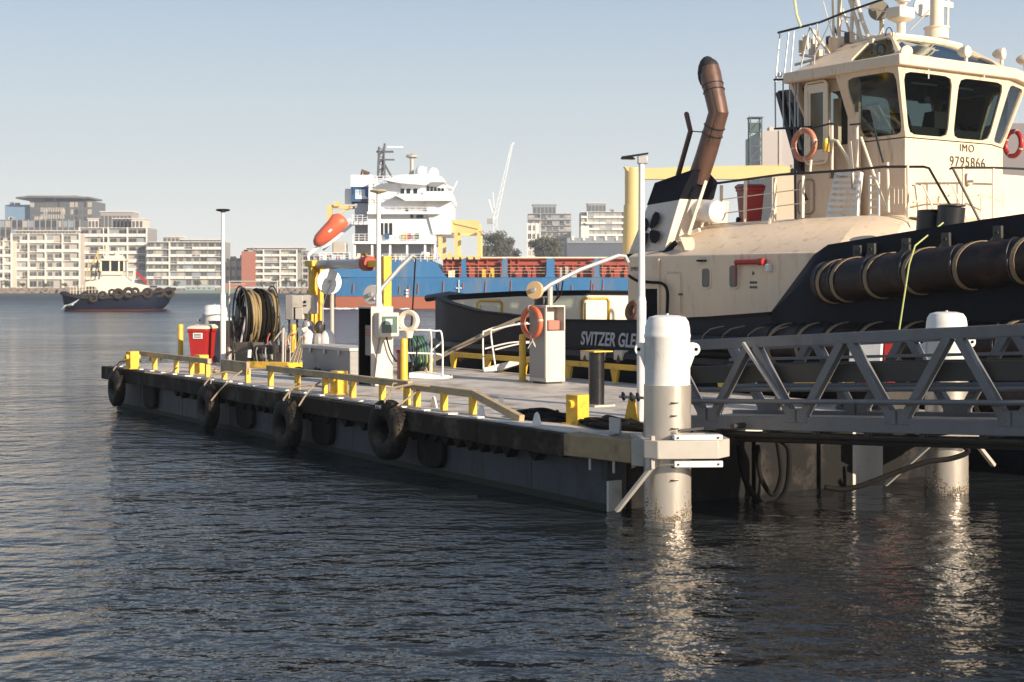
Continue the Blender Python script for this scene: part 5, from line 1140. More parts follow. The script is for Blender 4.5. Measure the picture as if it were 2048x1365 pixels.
# ---------------------------------------------------------------- distant tug
def far_tug():
    Y = 188.; r = thing('distant_tug', 'small navy and white tug with tyre fenders under way on the left', 'tugboat', P(230, 621, Y), R(10)); o = r.location
    def q_(px, py, y=0): v = P(px, py, Y)-o; return Vector((v.x, y, v.z))
    rings = []
    for px, pt, hb, xo in ((121, 583, .6, .7), (125, 584, 2.0, .5), (140, 588, 3.2, .2), (165, 592, 3.7, .1), (200, 593, 3.8, 0), (240, 590, 3.8, 0), (280, 585, 3.6, -.3), (315, 580, 2.8, -.9), (334, 577, 1.7, -1.4), (344, 575, .1, -2.0)):
        q = q_(px, pt); row = []
        for sg in (-1, 1):
            sq = [(q.x, hb, q.z), (q.x+xo*.4, hb*.98, .9), (q.x+xo, hb*.86, -.3)]
            if sg > 0: sq = sq[::-1]
            row += [Vector((x, 3.6+sg*b, z)) for x, b, z in sq]
        rings.append(row)
    M().loft(rings).build('hull', mat('far_navy', (.006, .010, .026), .55, spec=.2), r, ang=50)
    lower = [[p*1.0 if p.z > .5 else p+Vector((0, -.03 if p.y < 3.6 else .03, 0)) for p in row] for row in rings]
    M().loft([[Vector((p.x, p.y+(-.04 if p.y < 3.6 else .04), min(p.z, .07 if abs(p.z-.9) < .01 else p.z))) for p in row if p.z < 1] for row in rings]).build('boot_topping', mat('far_red', (.35, .07, .04), .6), r)
    m = M(); m.tube([(p.x, p.y-.15, p.z-.25) for p in [row[0] for row in rings]], .2, 8); m.build('gunwale_fender', mat('brown_rubber', (.030, .022, .018), .85), r)
    for px, py, s in ((173, 591, .9), (189, 597, 1), (207, 591, 1), (237, 588, 1.25), (257, 586, 1.3), (293, 587, 1.25), (315, 586, 1.2), (333, 586, 1.3), (270, 584, 1), (225, 585, .8)):
        t = (px-121)/223; y = 3.6-3.9*math.sin(min(1, t*3)*1.57)*(1 if t < .7 else max(.25, 1-(t-.7)*2.4)); c = q_(px, py); M().torus((c.x, y-.25, c.z), (0, -1, .1), .42*s, .19*s, 16, 8).build('tyre_fender', mat('brown_rubber', (.030, .022, .018), .85), r)
    cw = mat('far_cream', (.70, .62, .50), .5, var=.05)
    M().prism([q_(168, 588, 1.5), q_(170, 564, 1.5), q_(196, 560, 1.5), q_(206, 548, 1.5), q_(240, 548, 1.5), q_(262, 566, 1.5), q_(292, 572, 1.5), q_(292, 588, 1.5)], (0, 4.2, 0)).build('deckhouse', cw, r, bevel=.1)
    M().box(*[c for q in zip(q_(202, 550, 1.2), q_(244, 543, 5.8)) for c in sorted(q)]).build('wheelhouse_base', cw, r)
    a, b = q_(201, 543), q_(247, 522)
    gl = M().box(a.x+.1, b.x-.1, 1.3, 5.6, a.z, b.z).build('wheelhouse_glass', glass, r)
    M().box(a.x-.1, b.x+.1, 1.0, 5.9, b.z, b.z+.3).box(a.x+.3, b.x-.3, 1.6, 5.4, b.z+.3, b.z+.7).build('wheelhouse_roof', cw, r, bevel=.08)
    for px in (201, 219, 236, 246): c = q_(px, 0); M().box(c.x-.1, c.x+.1, 1.22, 1.32, a.z, b.z).build('window_mullion', cw, r)
    m = M()
    for px in (176, 184, 192): m.cyl(q_(px, 570, 3.5), q_(px+6, 520, 3.5), .08, n=6)
    m.cyl(q_(175, 545, 3.5), q_(192, 500, 3.5), .1, n=6).cyl(q_(190, 500, 3.5), q_(192, 545, 3.5), .1, n=6).cyl(q_(170, 560, 2), q_(176, 522, 2), .08, n=6); m.build('a_frame', mat('ochre', (.5, .36, .14), .6), r)
    m = M().cyl(q_(203, 520, 3.4), q_(202, 455, 3.4), .07, n=6).cyl(q_(208, 522, 3.2), q_(208, 490, 3.2), .12, n=6).box(*[c for q in zip(q_(194, 500, 3.2), q_(213, 498, 3.5)) for c in sorted(q)]).cyl(q_(232, 518, 3.2), q_(232, 495, 3.2), .1, n=6).box(*[c for q in zip(q_(225, 512, 3), q_(238, 509, 3.6)) for c in sorted(q)]).ball(q_(228, 506, 3.2), .25).cyl(q_(240, 518, 3), q_(241, 498, 3), .06, n=6); m.build('mast', cw, r)
    m = M().bar(q_(265, 541, 2), q_(290, 566, 2), .28, .3); m.build('crane_arm', red, r); M().bar(q_(262, 568, 2), q_(266, 541, 2), .3, .3).build('crane_post', cw, r)
    m = M()
    for k in range(9): c = q_(142+k*6, 590-k*.4); m.box(c.x-.03, c.x+.03, 1.0, 1.06, c.z, c.z+1.1)
    for z in (.55, 1.1): m.tube([(q_(142, 0).x, 1.03, q_(142, 590).z+z), (q_(192, 0).x, 1.03, q_(192, 587).z+z)], .03, 5)
    m.build('aft_railing', cw, r)
    rng = random.Random(3)
    for k in range(10): px = rng.uniform(145, 290); c = q_(px, 584); s = rng.uniform(.2, .5); M().box(c.x-s, c.x+s, 1.1, 1.9, c.z-.3, c.z+rng.uniform(.1, .7)).build('deck_gear', rng.choice([cw, cw, mat('ochre', (.5, .36, .14), .6), steeldk]), r, bevel=.05)
far_tug()
# gull in flight
def gull():
    c = P(140, 611, 55); r = thing('gull', 'white gull in flight low over the water before the distant tug', 'bird', c, 0); s = 55/FPX
    M().lathe([(.004, -.2), (.03, -.16), (.055, -.05), (.06, .04), (.04, .12), (.045, .17), (.03, .21), (.004, .25)], (0, 0, 0), 12, (.7, -.6, .1)).build('body', white, r)
    for tip, mid in (((20*s, -.1, 12*s), (10*s, -.05, 3*s+.05)), ((-18*s, .1, -8*s), (-9*s, .05, -1*s+.02))):
        a, b = Vector(mid), Vector(tip); f = Vector((.08, -.07, 0))
        m = M().loft([[Vector(q) for q in (f*.9, f*.9+Vector((0, 0, .02)), -f*.9+Vector((0, 0, .01)), -f*.9)], [a+f, a+f+Vector((0, 0, .02)), a-f+Vector((0, 0, .008)), a-f], [b+f*.1, b+f*.1+Vector((0, 0, .004)), b-f*.3+Vector((0, 0, .004)), b-f*.3]]); m.build('wing', mat('wing_grey', (.66, .66, .66), .6), r)
    M().add([(-.10, .09, 0), (-.22, .14, .02), (-.17, .22, .02), (-.1, .11, .012)], [(0, 1, 2, 3)]).prism([(-.11, .09, 0), (-.2, .12, .0), (-.16, .19, .0)], (0, 0, .01)).build('tail', white, r)
gull()
# ---------------------------------------------------------------- gear on the pontoon deck
def on(px, py): x, y = deck(px, py); return FW(x, y, WY)
def postt(px, py, label):
    r = thing('safety_post', label, 'post', on(px, py), TH, 'yellow safety posts on the pontoon deck')
    M().lathe([(.075, .012), (.075, .98), (.06, 1.01), (.01, 1.02)], n=18).build('tube', yellow, r)
    M().cyl((0, 0, .0), (0, 0, .02), .12).build('foot', yellow, r); return r
pr = postt(361, 722, 'yellow safety post left of the red bin, standing alone near the far end')
dup(pr, on(808, 778), 'yellow safety post directly beside the lit power pedestal')
dup(pr, on(1045, 762), 'yellow safety post left of the lifebuoy cabinet')
dup(pr, on(1095, 767), 'yellow safety post right in front of the lifebuoy cabinet')
pz = dup(pr, on(587, 722), 'half hidden yellow safety post behind the hose reel skid')
def boll(px, py, label):
    r = thing('mooring_bollard', label, 'bollard', on(px, py), TH+R(8), 'square yellow mooring bollards')
    M().box(-.13, .13, -.12, .12, 0, .44).build('post', yellow, r, bevel=.012)
    M().cyl((0, -.19, .30), (0, .19, .30), .065, n=18).build('cross_pin', yellow, r, bevel=.008)
    M().box(-.17, .17, -.17, .17, 0, .015).build('base_plate', yellow, r); return r
bo = boll(265, 738, 'square yellow bollard at the far left tip of the pontoon')
for px, py, l in ((403, 747, 'square yellow bollard in front of the red wheelie bin'), (678, 788, 'square yellow bollard between the long rail and the grey chest'), (1155, 848, 'square yellow bollard among black rope, nearest the gangway'), (851, 746, 'square yellow bollard behind the white handrail by the green hose')): dup(bo, on(px, py), l)
bpy.context.view_layer.update()
red_shaded = mat('shaded_red_plastic', (.22, .012, .012), .45, var=.1)  # bin red darkened to the tone it has in shade
def bin_(p, rz, label, lid=white, s=1., openlid=False, red=red, group='red wheelie bins'):
    r = thing('wheelie_bin', label, 'wheelie bin', p, rz, group)
    M().loft([[(-.22, -.27, .06), (.22, -.27, .06), (.22, .24, .06), (-.22, .24, .06)], [(-.27, -.35, .88), (.27, -.35, .88), (.27, .30, .88), (-.27, .30, .88)], [(-.295, -.37, .89), (.295, -.37, .89), (.295, .33, .89), (-.295, .33, .89)], [(-.295, -.37, .96), (.295, -.37, .96), (.295, .33, .96), (-.295, .33, .96)]]).build('body', red, r, bevel=.02)
    if openlid: M().prism([(-.3, .33, .96), (-.3, .37, 1.05), (-.3, .50, 1.0), (-.3, .56, .45), (-.3, .5, .42), (-.3, .42, .9)], (.6, 0, 0)).build('lid', lid, r, bevel=.02)
    else: M().loft([[(-.31, -.39, .965), (.31, -.39, .965), (.31, .37, .965), (-.31, .37, .965)], [(-.31, -.39, 1.0), (.31, -.39, 1.0), (.31, .38, 1.03), (-.31, .38, 1.03)], [(-.24, -.30, 1.05), (.24, -.30, 1.05), (.24, .30, 1.09), (-.24, .30, 1.09)]]).build('lid', lid, r, bevel=.02)
    M().cyl((-.28, .40, 1.0), (.28, .40, 1.0), .018).build('handle', steeldk, r)
    for x in (-.27, .23): M().cyl((x, .27, .10), (x+.04, .27, .10), .10, n=18).build('wheel', black, r)
    r.scale = (s, s, s); return r
b_ = bin_(on(405, 727), R(-12), 'red wheelie bin with cream lid and white sticker, near the pontoon far end', creamlt, .96)
M().box(-.12, .16, -.368, -.355, .70, .86).build('sticker', white, b_); 
m = M()
for k in range(3): m.box(-.09, .12, -.372, -.369, .73+k*.04, .75+k*.04)
m.build('sticker_print', steeldk, b_)
q = T3(1500, 438, 12.0); bin_(FW(q.x, q.y, 4.62), R(10), 'bright red wheelie bin on the upper deck of the tug behind the railing', red, .9)
q = deck(1752, 790, 1.06); p_ = P(1754, 575, 23.6)
one(M().box(-.5, .5, -.45, .45, .0, .06).box(-.48, -.4, -.43, .43, .06, .35).box(.4, .48, -.43, .43, .06, .35).box(-.5, .5, -.45, .45, .351, .39), 'low_stand', steeldk, 'low dark stand carrying the open-lidded red bin behind the gangway', 'stand', Vector((p_.x, p_.y, WY)), TH)
bin_(Vector((p_.x, p_.y, WY+.335)), R(143), 'red wheelie bin, toned dark for shade, with its white lid hanging open, behind the gangway', white, .93, True, red_shaded)
# lamp posts
def lamp(p, label, kind, ztop=5.12):
    h = ztop-WY; r = thing('lamp_post', label, 'lamp post', p, 0, 'white solar lamp posts on the pontoon')
    M().cyl((0, 0, 0), (0, 0, h*.45), .072, n=18).cyl((0, 0, h*.45), (0, 0, h*.47), .072, .055, 18).cyl((0, 0, h*.47), (0, 0, h-.05), .055, .045, 18).cyl((0, 0, 0), (0, 0, .03), .16, n=18).build('pole', white, r)
    M().box(-.13, .13, -.13, .13, .0, .02).build('base_plate', white, r, bevel=.003)
    for sx in (-1, 1):
        for sy in (-1, 1): M().cyl((sx*.10, sy*.10, .02), (sx*.10, sy*.10, .05), .014, n=8).build('bolt', galv, r)
    if kind == 'panel':
        M().bar((-.31, 0, h-.02), (.10, 0, h+.04), .17, .02).prism([(-.32, -.085, h-.03), (-.16, -.1, h+.0), (-.1, -.1, h-.05), (-.3, -.07, h-.045)], (0, .18, 0)).build('solar_panel', blackm, r, bevel=.004)
        M().box(-.06, .09, -.06, .06, h-.12, h+.0).build('head', galv, r, bevel=.01)
    else:
        mt_ = blackm if kind == 'disc' else mat('amber_cap', (.42, .36, .22), .4)
        M().lathe([(.03, -.10), (.05, -.03), (.17, .0), (.19, .02), (.17, .045), (.02, .055)], (0, 0, h), 24).build('lamp_head', mt_, r)
        M().cyl((0, 0, h-.16), (0, 0, h-.02), .045).build('neck', blackm if kind == 'disc' else galv, r)
    return r
lamp(P(1283, 575, 21.9)+Vector((0, 0, WY-CZ)), 'tall white lamp post with black angled solar head, beside the near mooring pile', 'panel')
lamp(P(446, 575, 37.6)+Vector((0, 0, WY-CZ)), 'slim white lamp post with flat black disc head, behind the far red bin', 'disc')
lamp(P(757, 575, 30.6)+Vector((0, 0, WY-CZ)), 'white lamp post with amber capped head, behind the power pedestal', 'amber', 5.15)
# far pile
p_ = P(430, 575, 41.2); pile(Vector((p_.x, p_.y, -.13)), 'white capped mooring pile at the far end behind the red bin', 1.16)
# grey cabinet
r_ = thing('equipment_cabinet', 'plain grey equipment cabinet left of the large hose reel', 'cabinet', on(455, 724), TH+R(12))
M().box(-.45, .45, -.3, .3, .03, 1.08).build('body', cabgrey, r_, bevel=.01); M().box(-.47, .47, -.32, .32, 1.08, 1.12).build('lid', cabgrey, r_, bevel=.01)
M().box(.451, .46, -.26, .26, .1, 1.0).build('door', cabgrey, r_); M().box(.46, .48, .16, .2, .5, .62).build('handle', steeldk, r_)
# large hose reel
r_ = thing('hose_reel', 'large hose reel with thick dark and tan hoses coiled between round flanges', 'hose reel', on(512, 726), R(24))
H0 = 1.25
for x in (-.44, .44):
    m = M().torus((x, 0, H0), (1, 0, 0), .82, .022, 40, 6)
    for k in range(8): a = k*math.pi/4; m.bar((x, 0, H0), (x, .82*math.cos(a), H0+.82*math.sin(a)), .03, .02, (1, 0, 0))
    m.build('flange', steeldk, r_)
M().cyl((-.52, 0, H0), (.52, 0, H0), .28, n=24).build('drum', steeldk, r_)
rng = random.Random(11)
for i in range(13):
    x = -.36+i*.06; rr = .60+.12*rng.random()+(.07 if i % 3 == 0 else 0)
    M().torus((x, rng.uniform(-.02, .02), H0+rng.uniform(-.02, .03)), (1, rng.uniform(-.14, .14), rng.uniform(-.1, .1)), rr, .040, 40, 8).build('hose_turn', [hosedk, hosedk, hosedk, hosetan, hosedk, hosetan, hosedk][i % 7], r_)
for i in range(4):
    x = -.30+i*.2; M().tube(curve([(x, .1, H0+.68), (x+.05, -.5, H0+.5), (x+.08, -.66, H0), (x+.05, -.5, H0-.45), (x+.1, -.2, H0-.7)]), .045, 8).build('hose_end', [hosetan, hosetan, hosedk, hosetan][i], r_)
for x in (-.62, .62):
    M().bar((x, -.5, .06), (x, 0, H0), .07, .06).bar((x, .5, .06), (x, 0, H0), .07, .06).bar((x, -.5, .3), (x, .5, .3), .05, .05).build('stand', steeldk, r_, bevel=.006)
M().tube([(-.66, .3, .05), (-.66, .3, 2.2), (.66, .3, 2.2), (.66, .3, .05)], .03, 8).build('guard_frame', offwhite, r_)
M().tube([(-.55, -.52, .5), (-.42, -.60, H0), (-.3, -.55, H0-.3)], .03, 8).build('guide_arm', galv, r_)
# drive unit in front of the reel
r_ = thing('pump_unit', 'brown hydraulic drive unit with hoses on a yellow skid, below the hose reel', 'pump', on(520, 734), R(-28))
M().box(-.62, -.05, -.25, .3, .12, .62).build('tank', mat('brown_tank', (.09, .075, .06), .5, dirt=(.2, .14, .08), damt=.5), r_, bevel=.02)
M().box(.0, .6, -.2, .3, .36, .56).build('motor_cover', steeldk, r_, bevel=.03)
M().cyl((.1, -.1, .28), (.5, -.1, .28), .09).build('motor', galv, r_)
for k in range(7): M().tube(curve([(-.1+k*.09, -.22, .5), (-.06+k*.1, -.34, .3+.04*(k % 3)), (0+k*.09, -.28, .1), (.1+k*.07, -.1, .08)]), .018, 6).build('hydraulic_hose', [hosedk, steeldk, galv][k % 3], r_)
for sx in (-.66, -.05, .66): M().box(sx-.025, sx+.025, -.29, -.24, .1, .66).build('upright', steeldk, r_)
M().box(-.15, 1.15, -.36, -.28, .0, .16).box(-.15, 1.15, .3, .36, .0, .12).box(1.09, 1.15, -.28, .3, 0, .14).build('skid', yellow, r_, bevel=.01)
M().cyl((-.05, -.38, .25), (-.05, -.36, .45), .05).build('filter', white, r_)
for k, x in enumerate((.72, .8, .95)): M().tube([(x, 0, .1), (x+.02, 0, 1.0-.1*k)], .035 if k == 0 else .015, 8).build('standpipe', offwhite, r_)
for k in range(6): M().tube([(.85+k*.06, .1, .1), (1.05+k*.05, .15, .5+.05*k), (1.12+.02*k, .2, .8)], .022, 6).build('pipe_run', [cablt, hosetan][k % 2], r_)
# control boxes on a stand
r_ = thing('control_boxes', 'cluster of beige and dark control boxes on a stand left of the yellow gantry', 'control box', on(604, 720)+Vector((0, .0, 0)), R(-15))
k_ = 1/(FPX/40.)
for (x0, x1, y0, y1, mt_, nm) in ((-31, -14, 590, 640, cabgrey, 'dark_box'), (-15, 8, 591, 616, cablt, 'upper_box'), (-10, 8, 616, 639, cablt, 'lower_box'), (7, 30, 590, 628, cablt, 'switch_box')):
    M().box(x0*k_, x1*k_, -.18, .18, (720-y1)*k_, (720-y0)*k_).build(nm, mt_, r_, bevel=.02)
M().cyl((12*k_, -.2, (720-604)*k_), (12*k_, -.17, (720-604)*k_), .04).build('button', blackm, r_); M().box(8*k_, 15*k_, -.19, -.18, (720-613)*k_, (720-610)*k_).build('label_plate', steeldk, r_)
for x in (-29, -12, 6): M().box(x*k_, x*k_+.04, -.03, .03, 0, (720-638)*k_).build('stand_leg', steeldk, r_)
M().lathe([(.16, .7), (.16, 1.0), (.14, 1.08), (.06, 1.12)], (16*k_, -.1, 0), 18).lathe([(.19, .68), (.19, .7)], (16*k_, -.1, 0), 18).build('motor_pot', galv, r_)
r_ = thing('valve_manifold', 'cluttered dark valve manifold with bent pipes between the hose reel and control boxes', 'manifold', on(566, 728), R(-10))
rg_ = random.Random(4)
M().box(-.35, .35, -.2, .2, 0, .3).build('base', steeldk, r_, bevel=.02)
for k in range(9):
    x = -.32+k*.08; M().tube(curve([(x, rg_.uniform(-.15, .1), .25), (x+rg_.uniform(-.1, .1), -.1, .6), (x+rg_.uniform(-.2, .25), rg_.uniform(-.1, .1), .8+.25*rg_.random())]), rg_.choice([.014, .022, .03]), 6).build('bent_pipe', rg_.choice([steeldk, hosedk, offwhite, hosetan, rustred]), r_)
for k in range(5): M().torus((-.25+k*.12, -.2, .45+.12*(k % 2)), (.2, -1, 0), .055, .012, 14, 5).build('hand_wheel', rg_.choice([rustred, steeldk]), r_)
r_ = thing('white_bags', 'white and black bagged gear heaped behind the grey chest', 'bags', on(640, 722), R(-10))
for (x, z, a, b, mt_) in ((-.30, .35, .22, .32, white), (-.02, .3, .2, .34, cabgrey), (.24, .3, .24, .38, white), (-.42, .2, .2, .3, blackm), (.02, .72, .15, .2, steeldk)): M().ball((x, rng.uniform(-.1, .1), z+.2), 1, 10, (a, .2, b)).build('bag', mt_, r_)
M().prism([(-.5, -.1, .9), (-.36, -.1, .95), (-.05, -.1, .35), (-.2, -.1, .3)], (0, .06, 0)).build('folded_sheet', white, r_)
# yellow gantry with roller
ga, gb = on(632, 718), FW(-17.5, 6.3, WY)
r_ = thing('roller_gantry', 'yellow two-post gantry with a grey roller across its top, at the pontoon back edge', 'gantry', (ga+gb)/2, math.atan2((gb-ga).y, (gb-ga).x))
L_ = (gb-ga).length/2; H_ = 2.68
M().box(-L_-.09, -L_+.09, -.2, -.08, 0, H_).box(-L_-.09, -L_+.09, .08, .2, 0, H_).box(-L_-.07, -L_-.03, -.08, .08, .4, H_).build('post', yellow, r_, bevel=.01)
M().box(L_-.12, L_+.10, -.12, .12, 0, H_+.18).build('post', yellow, r_, bevel=.01)
M().box(-L_-.25, -L_+.2, -.24, .24, H_-.05, H_+.12).build('bearing_head', yellow, r_, bevel=.02); M().box(.75, L_, -.1, .1, H_-.1, H_+.08).build('beam', yellow, r_, bevel=.01)
M().cyl((-L_+.15, 0, H_), (.8, 0, H_), .13, n=20).build('roller', galv, r_); M().cyl((.8, 0, H_), (1.1, 0, H_), .2, n=20).build('drive_hub', rustred, r_)
# balanced hose booms with round counterweight discs
def boom(label, base, disc, dr, dmat, arm, rad, stand, axis=(-.5, -.85, .1), ropept=None, nm='hose_boom'):
    r = thing(nm, label, 'boom', base, 0, 'hose booms with round counterweights')
    c = Vector(disc)-Vector(base); M().lathe([(.02, -.05), (dr*.97, -.045), (dr, -.02), (dr, .03), (dr*.97, .045), (.02, .05)], c, 36, axis).build('counterweight', dmat, r)
    M().cyl(c+Vector(axis).normalized()*.05, c+Vector(axis).normalized()*.1, .05).build('hub', galv, r)
    pts = [Vector(p)-Vector(base) for p in arm]; M().tube(pts, rad, 10).build('arm', offwhite if rad > .05 else galv, r)
    M().tube([Vector(p)-Vector(base) for p in stand], .06, 10).build('stand', offwhite, r)
    if ropept: M().tube([Vector(p)-Vector(base) for p in ropept], .018, 6).build('rope', hosedk, r)
    return r
boom('white disc counterweight boom beside the yellow gantry', on(664, 720)+Vector((0, 0, .3)), P(658, 564, 39.6), .36, white, [P(662, 568, 39.4), P(646, 610, 39.3), P(645, 660, 39.3)], .02, [P(664, 718, 39.9), P(664, 570, 39.9)], axis=(.45, -.88, .1))
boom('beige disc boom with long arm rising right and a black rope, above the power pedestal', P(768, 735, 31.5), P(745, 590, 31.5), .22, cablt, [P(748, 600, 31.4), P(765, 575, 31.5), P(800, 535, 31.6), P(824, 512, 31.7), P(833, 516, 31.7)], .05, [P(768, 735, 31.5), P(762, 612, 31.5), P(752, 598, 31.5)], ropept=[P(831, 516, 31.7), P(828, 570, 31.6), P(824, 640, 31.4), P(816, 700, 31.2)])
boom('tan disc boom with long pale arm rising right, standing on the lifebuoy cabinet', P(1100, 615, 30.0), P(1070, 581, 29.7), .19, tan, [P(1084, 582, 29.8), P(1100, 570, 29.9), P(1160, 540, 30.2), P(1236, 512, 30.6), P(1250, 513, 30.7), P(1256, 526, 30.7)], .048, [P(1100, 615, 30), P(1100, 568, 30)], ropept=[P(1112, 566, 30), P(1116, 592, 30), P(1107, 606, 30), P(1122, 590, 30), P(1126, 562, 30)])
# chest
r_ = thing('storage_chest', 'long grey storage chest with hasped lid left of the power pedestal', 'storage chest', on(700, 757), TH)
M().box(-2.5, 0, 0, .75, .02, .60).build('body', cabgrey, r_, bevel=.015); M().box(-2.53, .03, -.03, .78, .60, .68).build('lid', cablt, r_, bevel=.015)
for x in (-2.0, -1.25, -.5): M().box(x-.05, x+.05, -.045, -.03, .50, .66).build('hasp', galv, r_, bevel=.004)
for z in (.15, .3, .45): M().box(.0, .012, .04, .7, z, z+.02).build('rib', cabgrey, r_)
# power pedestal
r_ = thing('power_pedestal', 'tall shore power pedestal with dark open side and a meter box on its lit face', 'power pedestal', on(742, 773), TH)
m = M(); m.box(-.58, 0, .50, .52, 0, 1.60).box(-.02, 0, 0, .5, 0, 1.60).box(-.58, -.56, 0, .5, 0, 1.6).box(-.58, 0, 0, .52, 1.6, 1.64).build('housing', cablt, r_, bevel=.006)
M().box(-.555, -.025, .46, .497, 0.02, 1.595).box(-.557, -.545, .01, .46, .02, 1.595).box(-.035, -.023, .01, .46, .02, 1.595).build('inner_shade_lining', darkm, r_)  # near-black lining deepens the shade inside the open side
M().box(-.46, -.08, .10, .29, .62, 1.25).build('breaker_box', cabgrey, r_, bevel=.01)
for k in range(3): M().box(-.44, -.10, .094, .10, 1.02+.06*k, 1.05+.06*k).build('warning_stripe', mat('faded_red', (.42, .16, .12), .8), r_)
mb = M().box(.0, .24, .06, .54, 1.02, 1.52).build('meter_box', cablt, r_, bevel=.03); M().box(.241, .25, .12, .48, 1.10, 1.44).build('meter_window', mat('meter_green', (.10, .14, .12), .2), mb, bevel=.01); M().box(.25, .258, .2, .36, 1.27, 1.39).build('display', mat('display_pale', (.45, .55, .5), .3), mb)
M().tube(curve([(.1, .3, 1.02), (.12, .45, .6), (.2, .8, .28), (.1, 1.0, .5), (0, 1.1, 1.0)]), .016, 6).build('power_cable', hosedk, r_); M().tube([(.02, .2, 1.0), (.04, .1, .5), (.06, .02, 0)], .014, 6).build('power_cable', cabgrey, r_)
# fairlead ring on the safety post, red pipe
q = on(812, 778)+Vector((.05, .1, 0)); r_ = thing('fairlead_ring', 'cream fairlead ring at the top of the yellow post beside the pedestal', 'fairlead', q+Vector((0, 0, 1.0)), TH+R(30))
M().lathe([(.13, 0), (.15, -.06), (.21, -.07), (.23, 0), (.21, .07), (.15, .06), (.13, 0)], (0, 0, .36), 28, (0, -1, .1), caps=False).build('ring', creamlt, r_); M().cyl((0, 0, .02), (0, 0, .16), .07, .1).build('ring_foot', creamlt, r_)
q = on(799, 777); r_ = thing('red_standpipe', 'red fire standpipe squeezed between the pedestal and the yellow post', 'standpipe', q, 0); M().cyl((0, 0, 0), (0, 0, .72), .05, n=16).build('pipe', mat('faded_red', (.42, .16, .12), .8), r_); M().cyl((0, 0, .72), (0, 0, .78), .07, n=16).build('cap', red, r_)
# boarding ramps with handrails
def ramp(label, base, fx, plank, rails, rad=.02):
    r = thing('boarding_ramp', label, 'ramp', base, 0, 'white boarding ramps with handrails')
    B = Vector(base); pl = [Vector(p)-B for p in plank]; M().prism(pl, (.25, .45, 0)).build('plank', white, r, bevel=.01)
    for l in rails: M().tube(curve([Vector(p)-B for p in l]), rad, 8).build('handrail', white, r)
    return r
Y_ = 33.2
def row(l, Y): return [P(a, b, Y) for a, b in l]
ramp('short white boarding ramp with looped handrails behind the yellow post', on(860, 757), 0, row([(818, 745), (884, 752), (884, 759), (818, 757)], 31.6),
     [row([(796, 660), (850, 661), (862, 668), (862, 745)], 32.2), row([(812, 660), (868, 662), (884, 672), (885, 755)], 31.6), row([(796, 706), (870, 708), (884, 712)], 31.8), row([(862, 703), (884, 684)], 31.8)])
ramp('longer white boarding ramp sloping up toward the tug, left of the lifebuoy cabinet', on(975, 745), 0, row([(967, 736), (1062, 712), (1066, 722), (990, 743), (967, 744)], 34.0),
     [row([(967, 740), (966, 672), (972, 662), (1010, 650), (1056, 646)], 34.2), row([(992, 742), (982, 668), (990, 660), (1030, 650), (1060, 648)], 33.6), row([(970, 698), (1020, 686), (1064, 684)], 34.2), row([(990, 700), (1030, 690), (1064, 685)], 33.7)])
# green hose on its stand
r_ = thing('green_hose_reel', 'green hose bundle hanging on a small reel stand behind the white ramp', 'hose reel', on(838, 747), R(10))
for k in range(5): M().torus((-.14+k*.07, .02*k, .52), (1, .3, .1), .36, .028, 26, 7, .6).build('hose_turn', green, r_)
M().tube([(-.2, 0, 0), (0, 0, .8), (.2, 0, 0)], .02, 6).tube([(-.2, .25, 0), (0, .2, .8), (.2, .25, 0)], .02, 6).build('stand', galv, r_); M().cyl((-.25, .1, .15), (.25, .1, .15), .12, n=14).build('drum', steeldk, r_)
# mooring line from tug to pontoon
b_ = P(872, 716, 34.8); l = [(872, 716, 34.8), (920, 692, 34.6), (985, 660, 34.2), (1030, 641, 34.0), (1064, 630, 33.8), (1100, 628, 33.2)]
m = M().tube([P(*q)-b_ for q in l], .045, 8); m.tube([P(a-2, b+5, c-.1)-b_ for a, b, c in l[:4]], .03, 8)
one(m, 'mooring_line', rope, 'thick worn mooring line running up from the pontoon kerb to the lifebuoy cabinet', 'rope', b_)
# lifebuoy cabinet
r_ = thing('lifebuoy_cabinet', 'tall grey steel cabinet with open upper shelf, behind the yellow posts', 'cabinet', on(1092, 769), TH)
M().box(-.62, 0, 0, .50, .04, 1.12).build('body', cablt, r_, bevel=.012)
m = M(); m.box(-.62, -.58, .0, .5, 1.12, 1.62).box(-.58, 0, .47, .5, 1.12, 1.62).box(-.58, 0, .0, .03, 1.12, 1.62).box(-.62, 0, 0, .5, 1.62, 1.66).box(-.58, -.3, .03, .47, 1.124, 1.6); m.build('open_shelf', cablt, r_, bevel=.008)
M().box(.001, .012, .05, .45, .12, 1.05).build('door', cablt, r_, bevel=.01); M().box(-.6, -.02, -.012, -.001, .12, 1.6).build('side_panel', cabgrey, r_)
M().box(-.55, -.05, .05, .45, 0, .04).build('foot', steeldk, r_); M().cyl((-.45, .2, 1.66), (-.45, .2, 1.82), .16, n=20).build('black_collar', blackm, r_)
M().box(-.3, -.05, .1, .4, 1.13, 1.34).build('red_pouch', mat('faded_red', (.42, .16, .12), .8), r_, bevel=.03)
cp = FW(*[c for c in (lambda d: (d[0]-.33, d[1]-.14))(deck(1092, 769))], WY+1.30); lb_ = lifebuoy(cp, (-.80, -.60, 0), .30, 'orange lifebuoy hanging on the grey cabinet beside the yellow posts', orange)
M().tube(curve([(0, -.05, -.28), (.04, -.08, -.45), (.08, -.08, -.52), (.02, -.08, -.4), (-.08, -.08, -.55)]), .008, 5).build('grab_line', ropew, lb_)
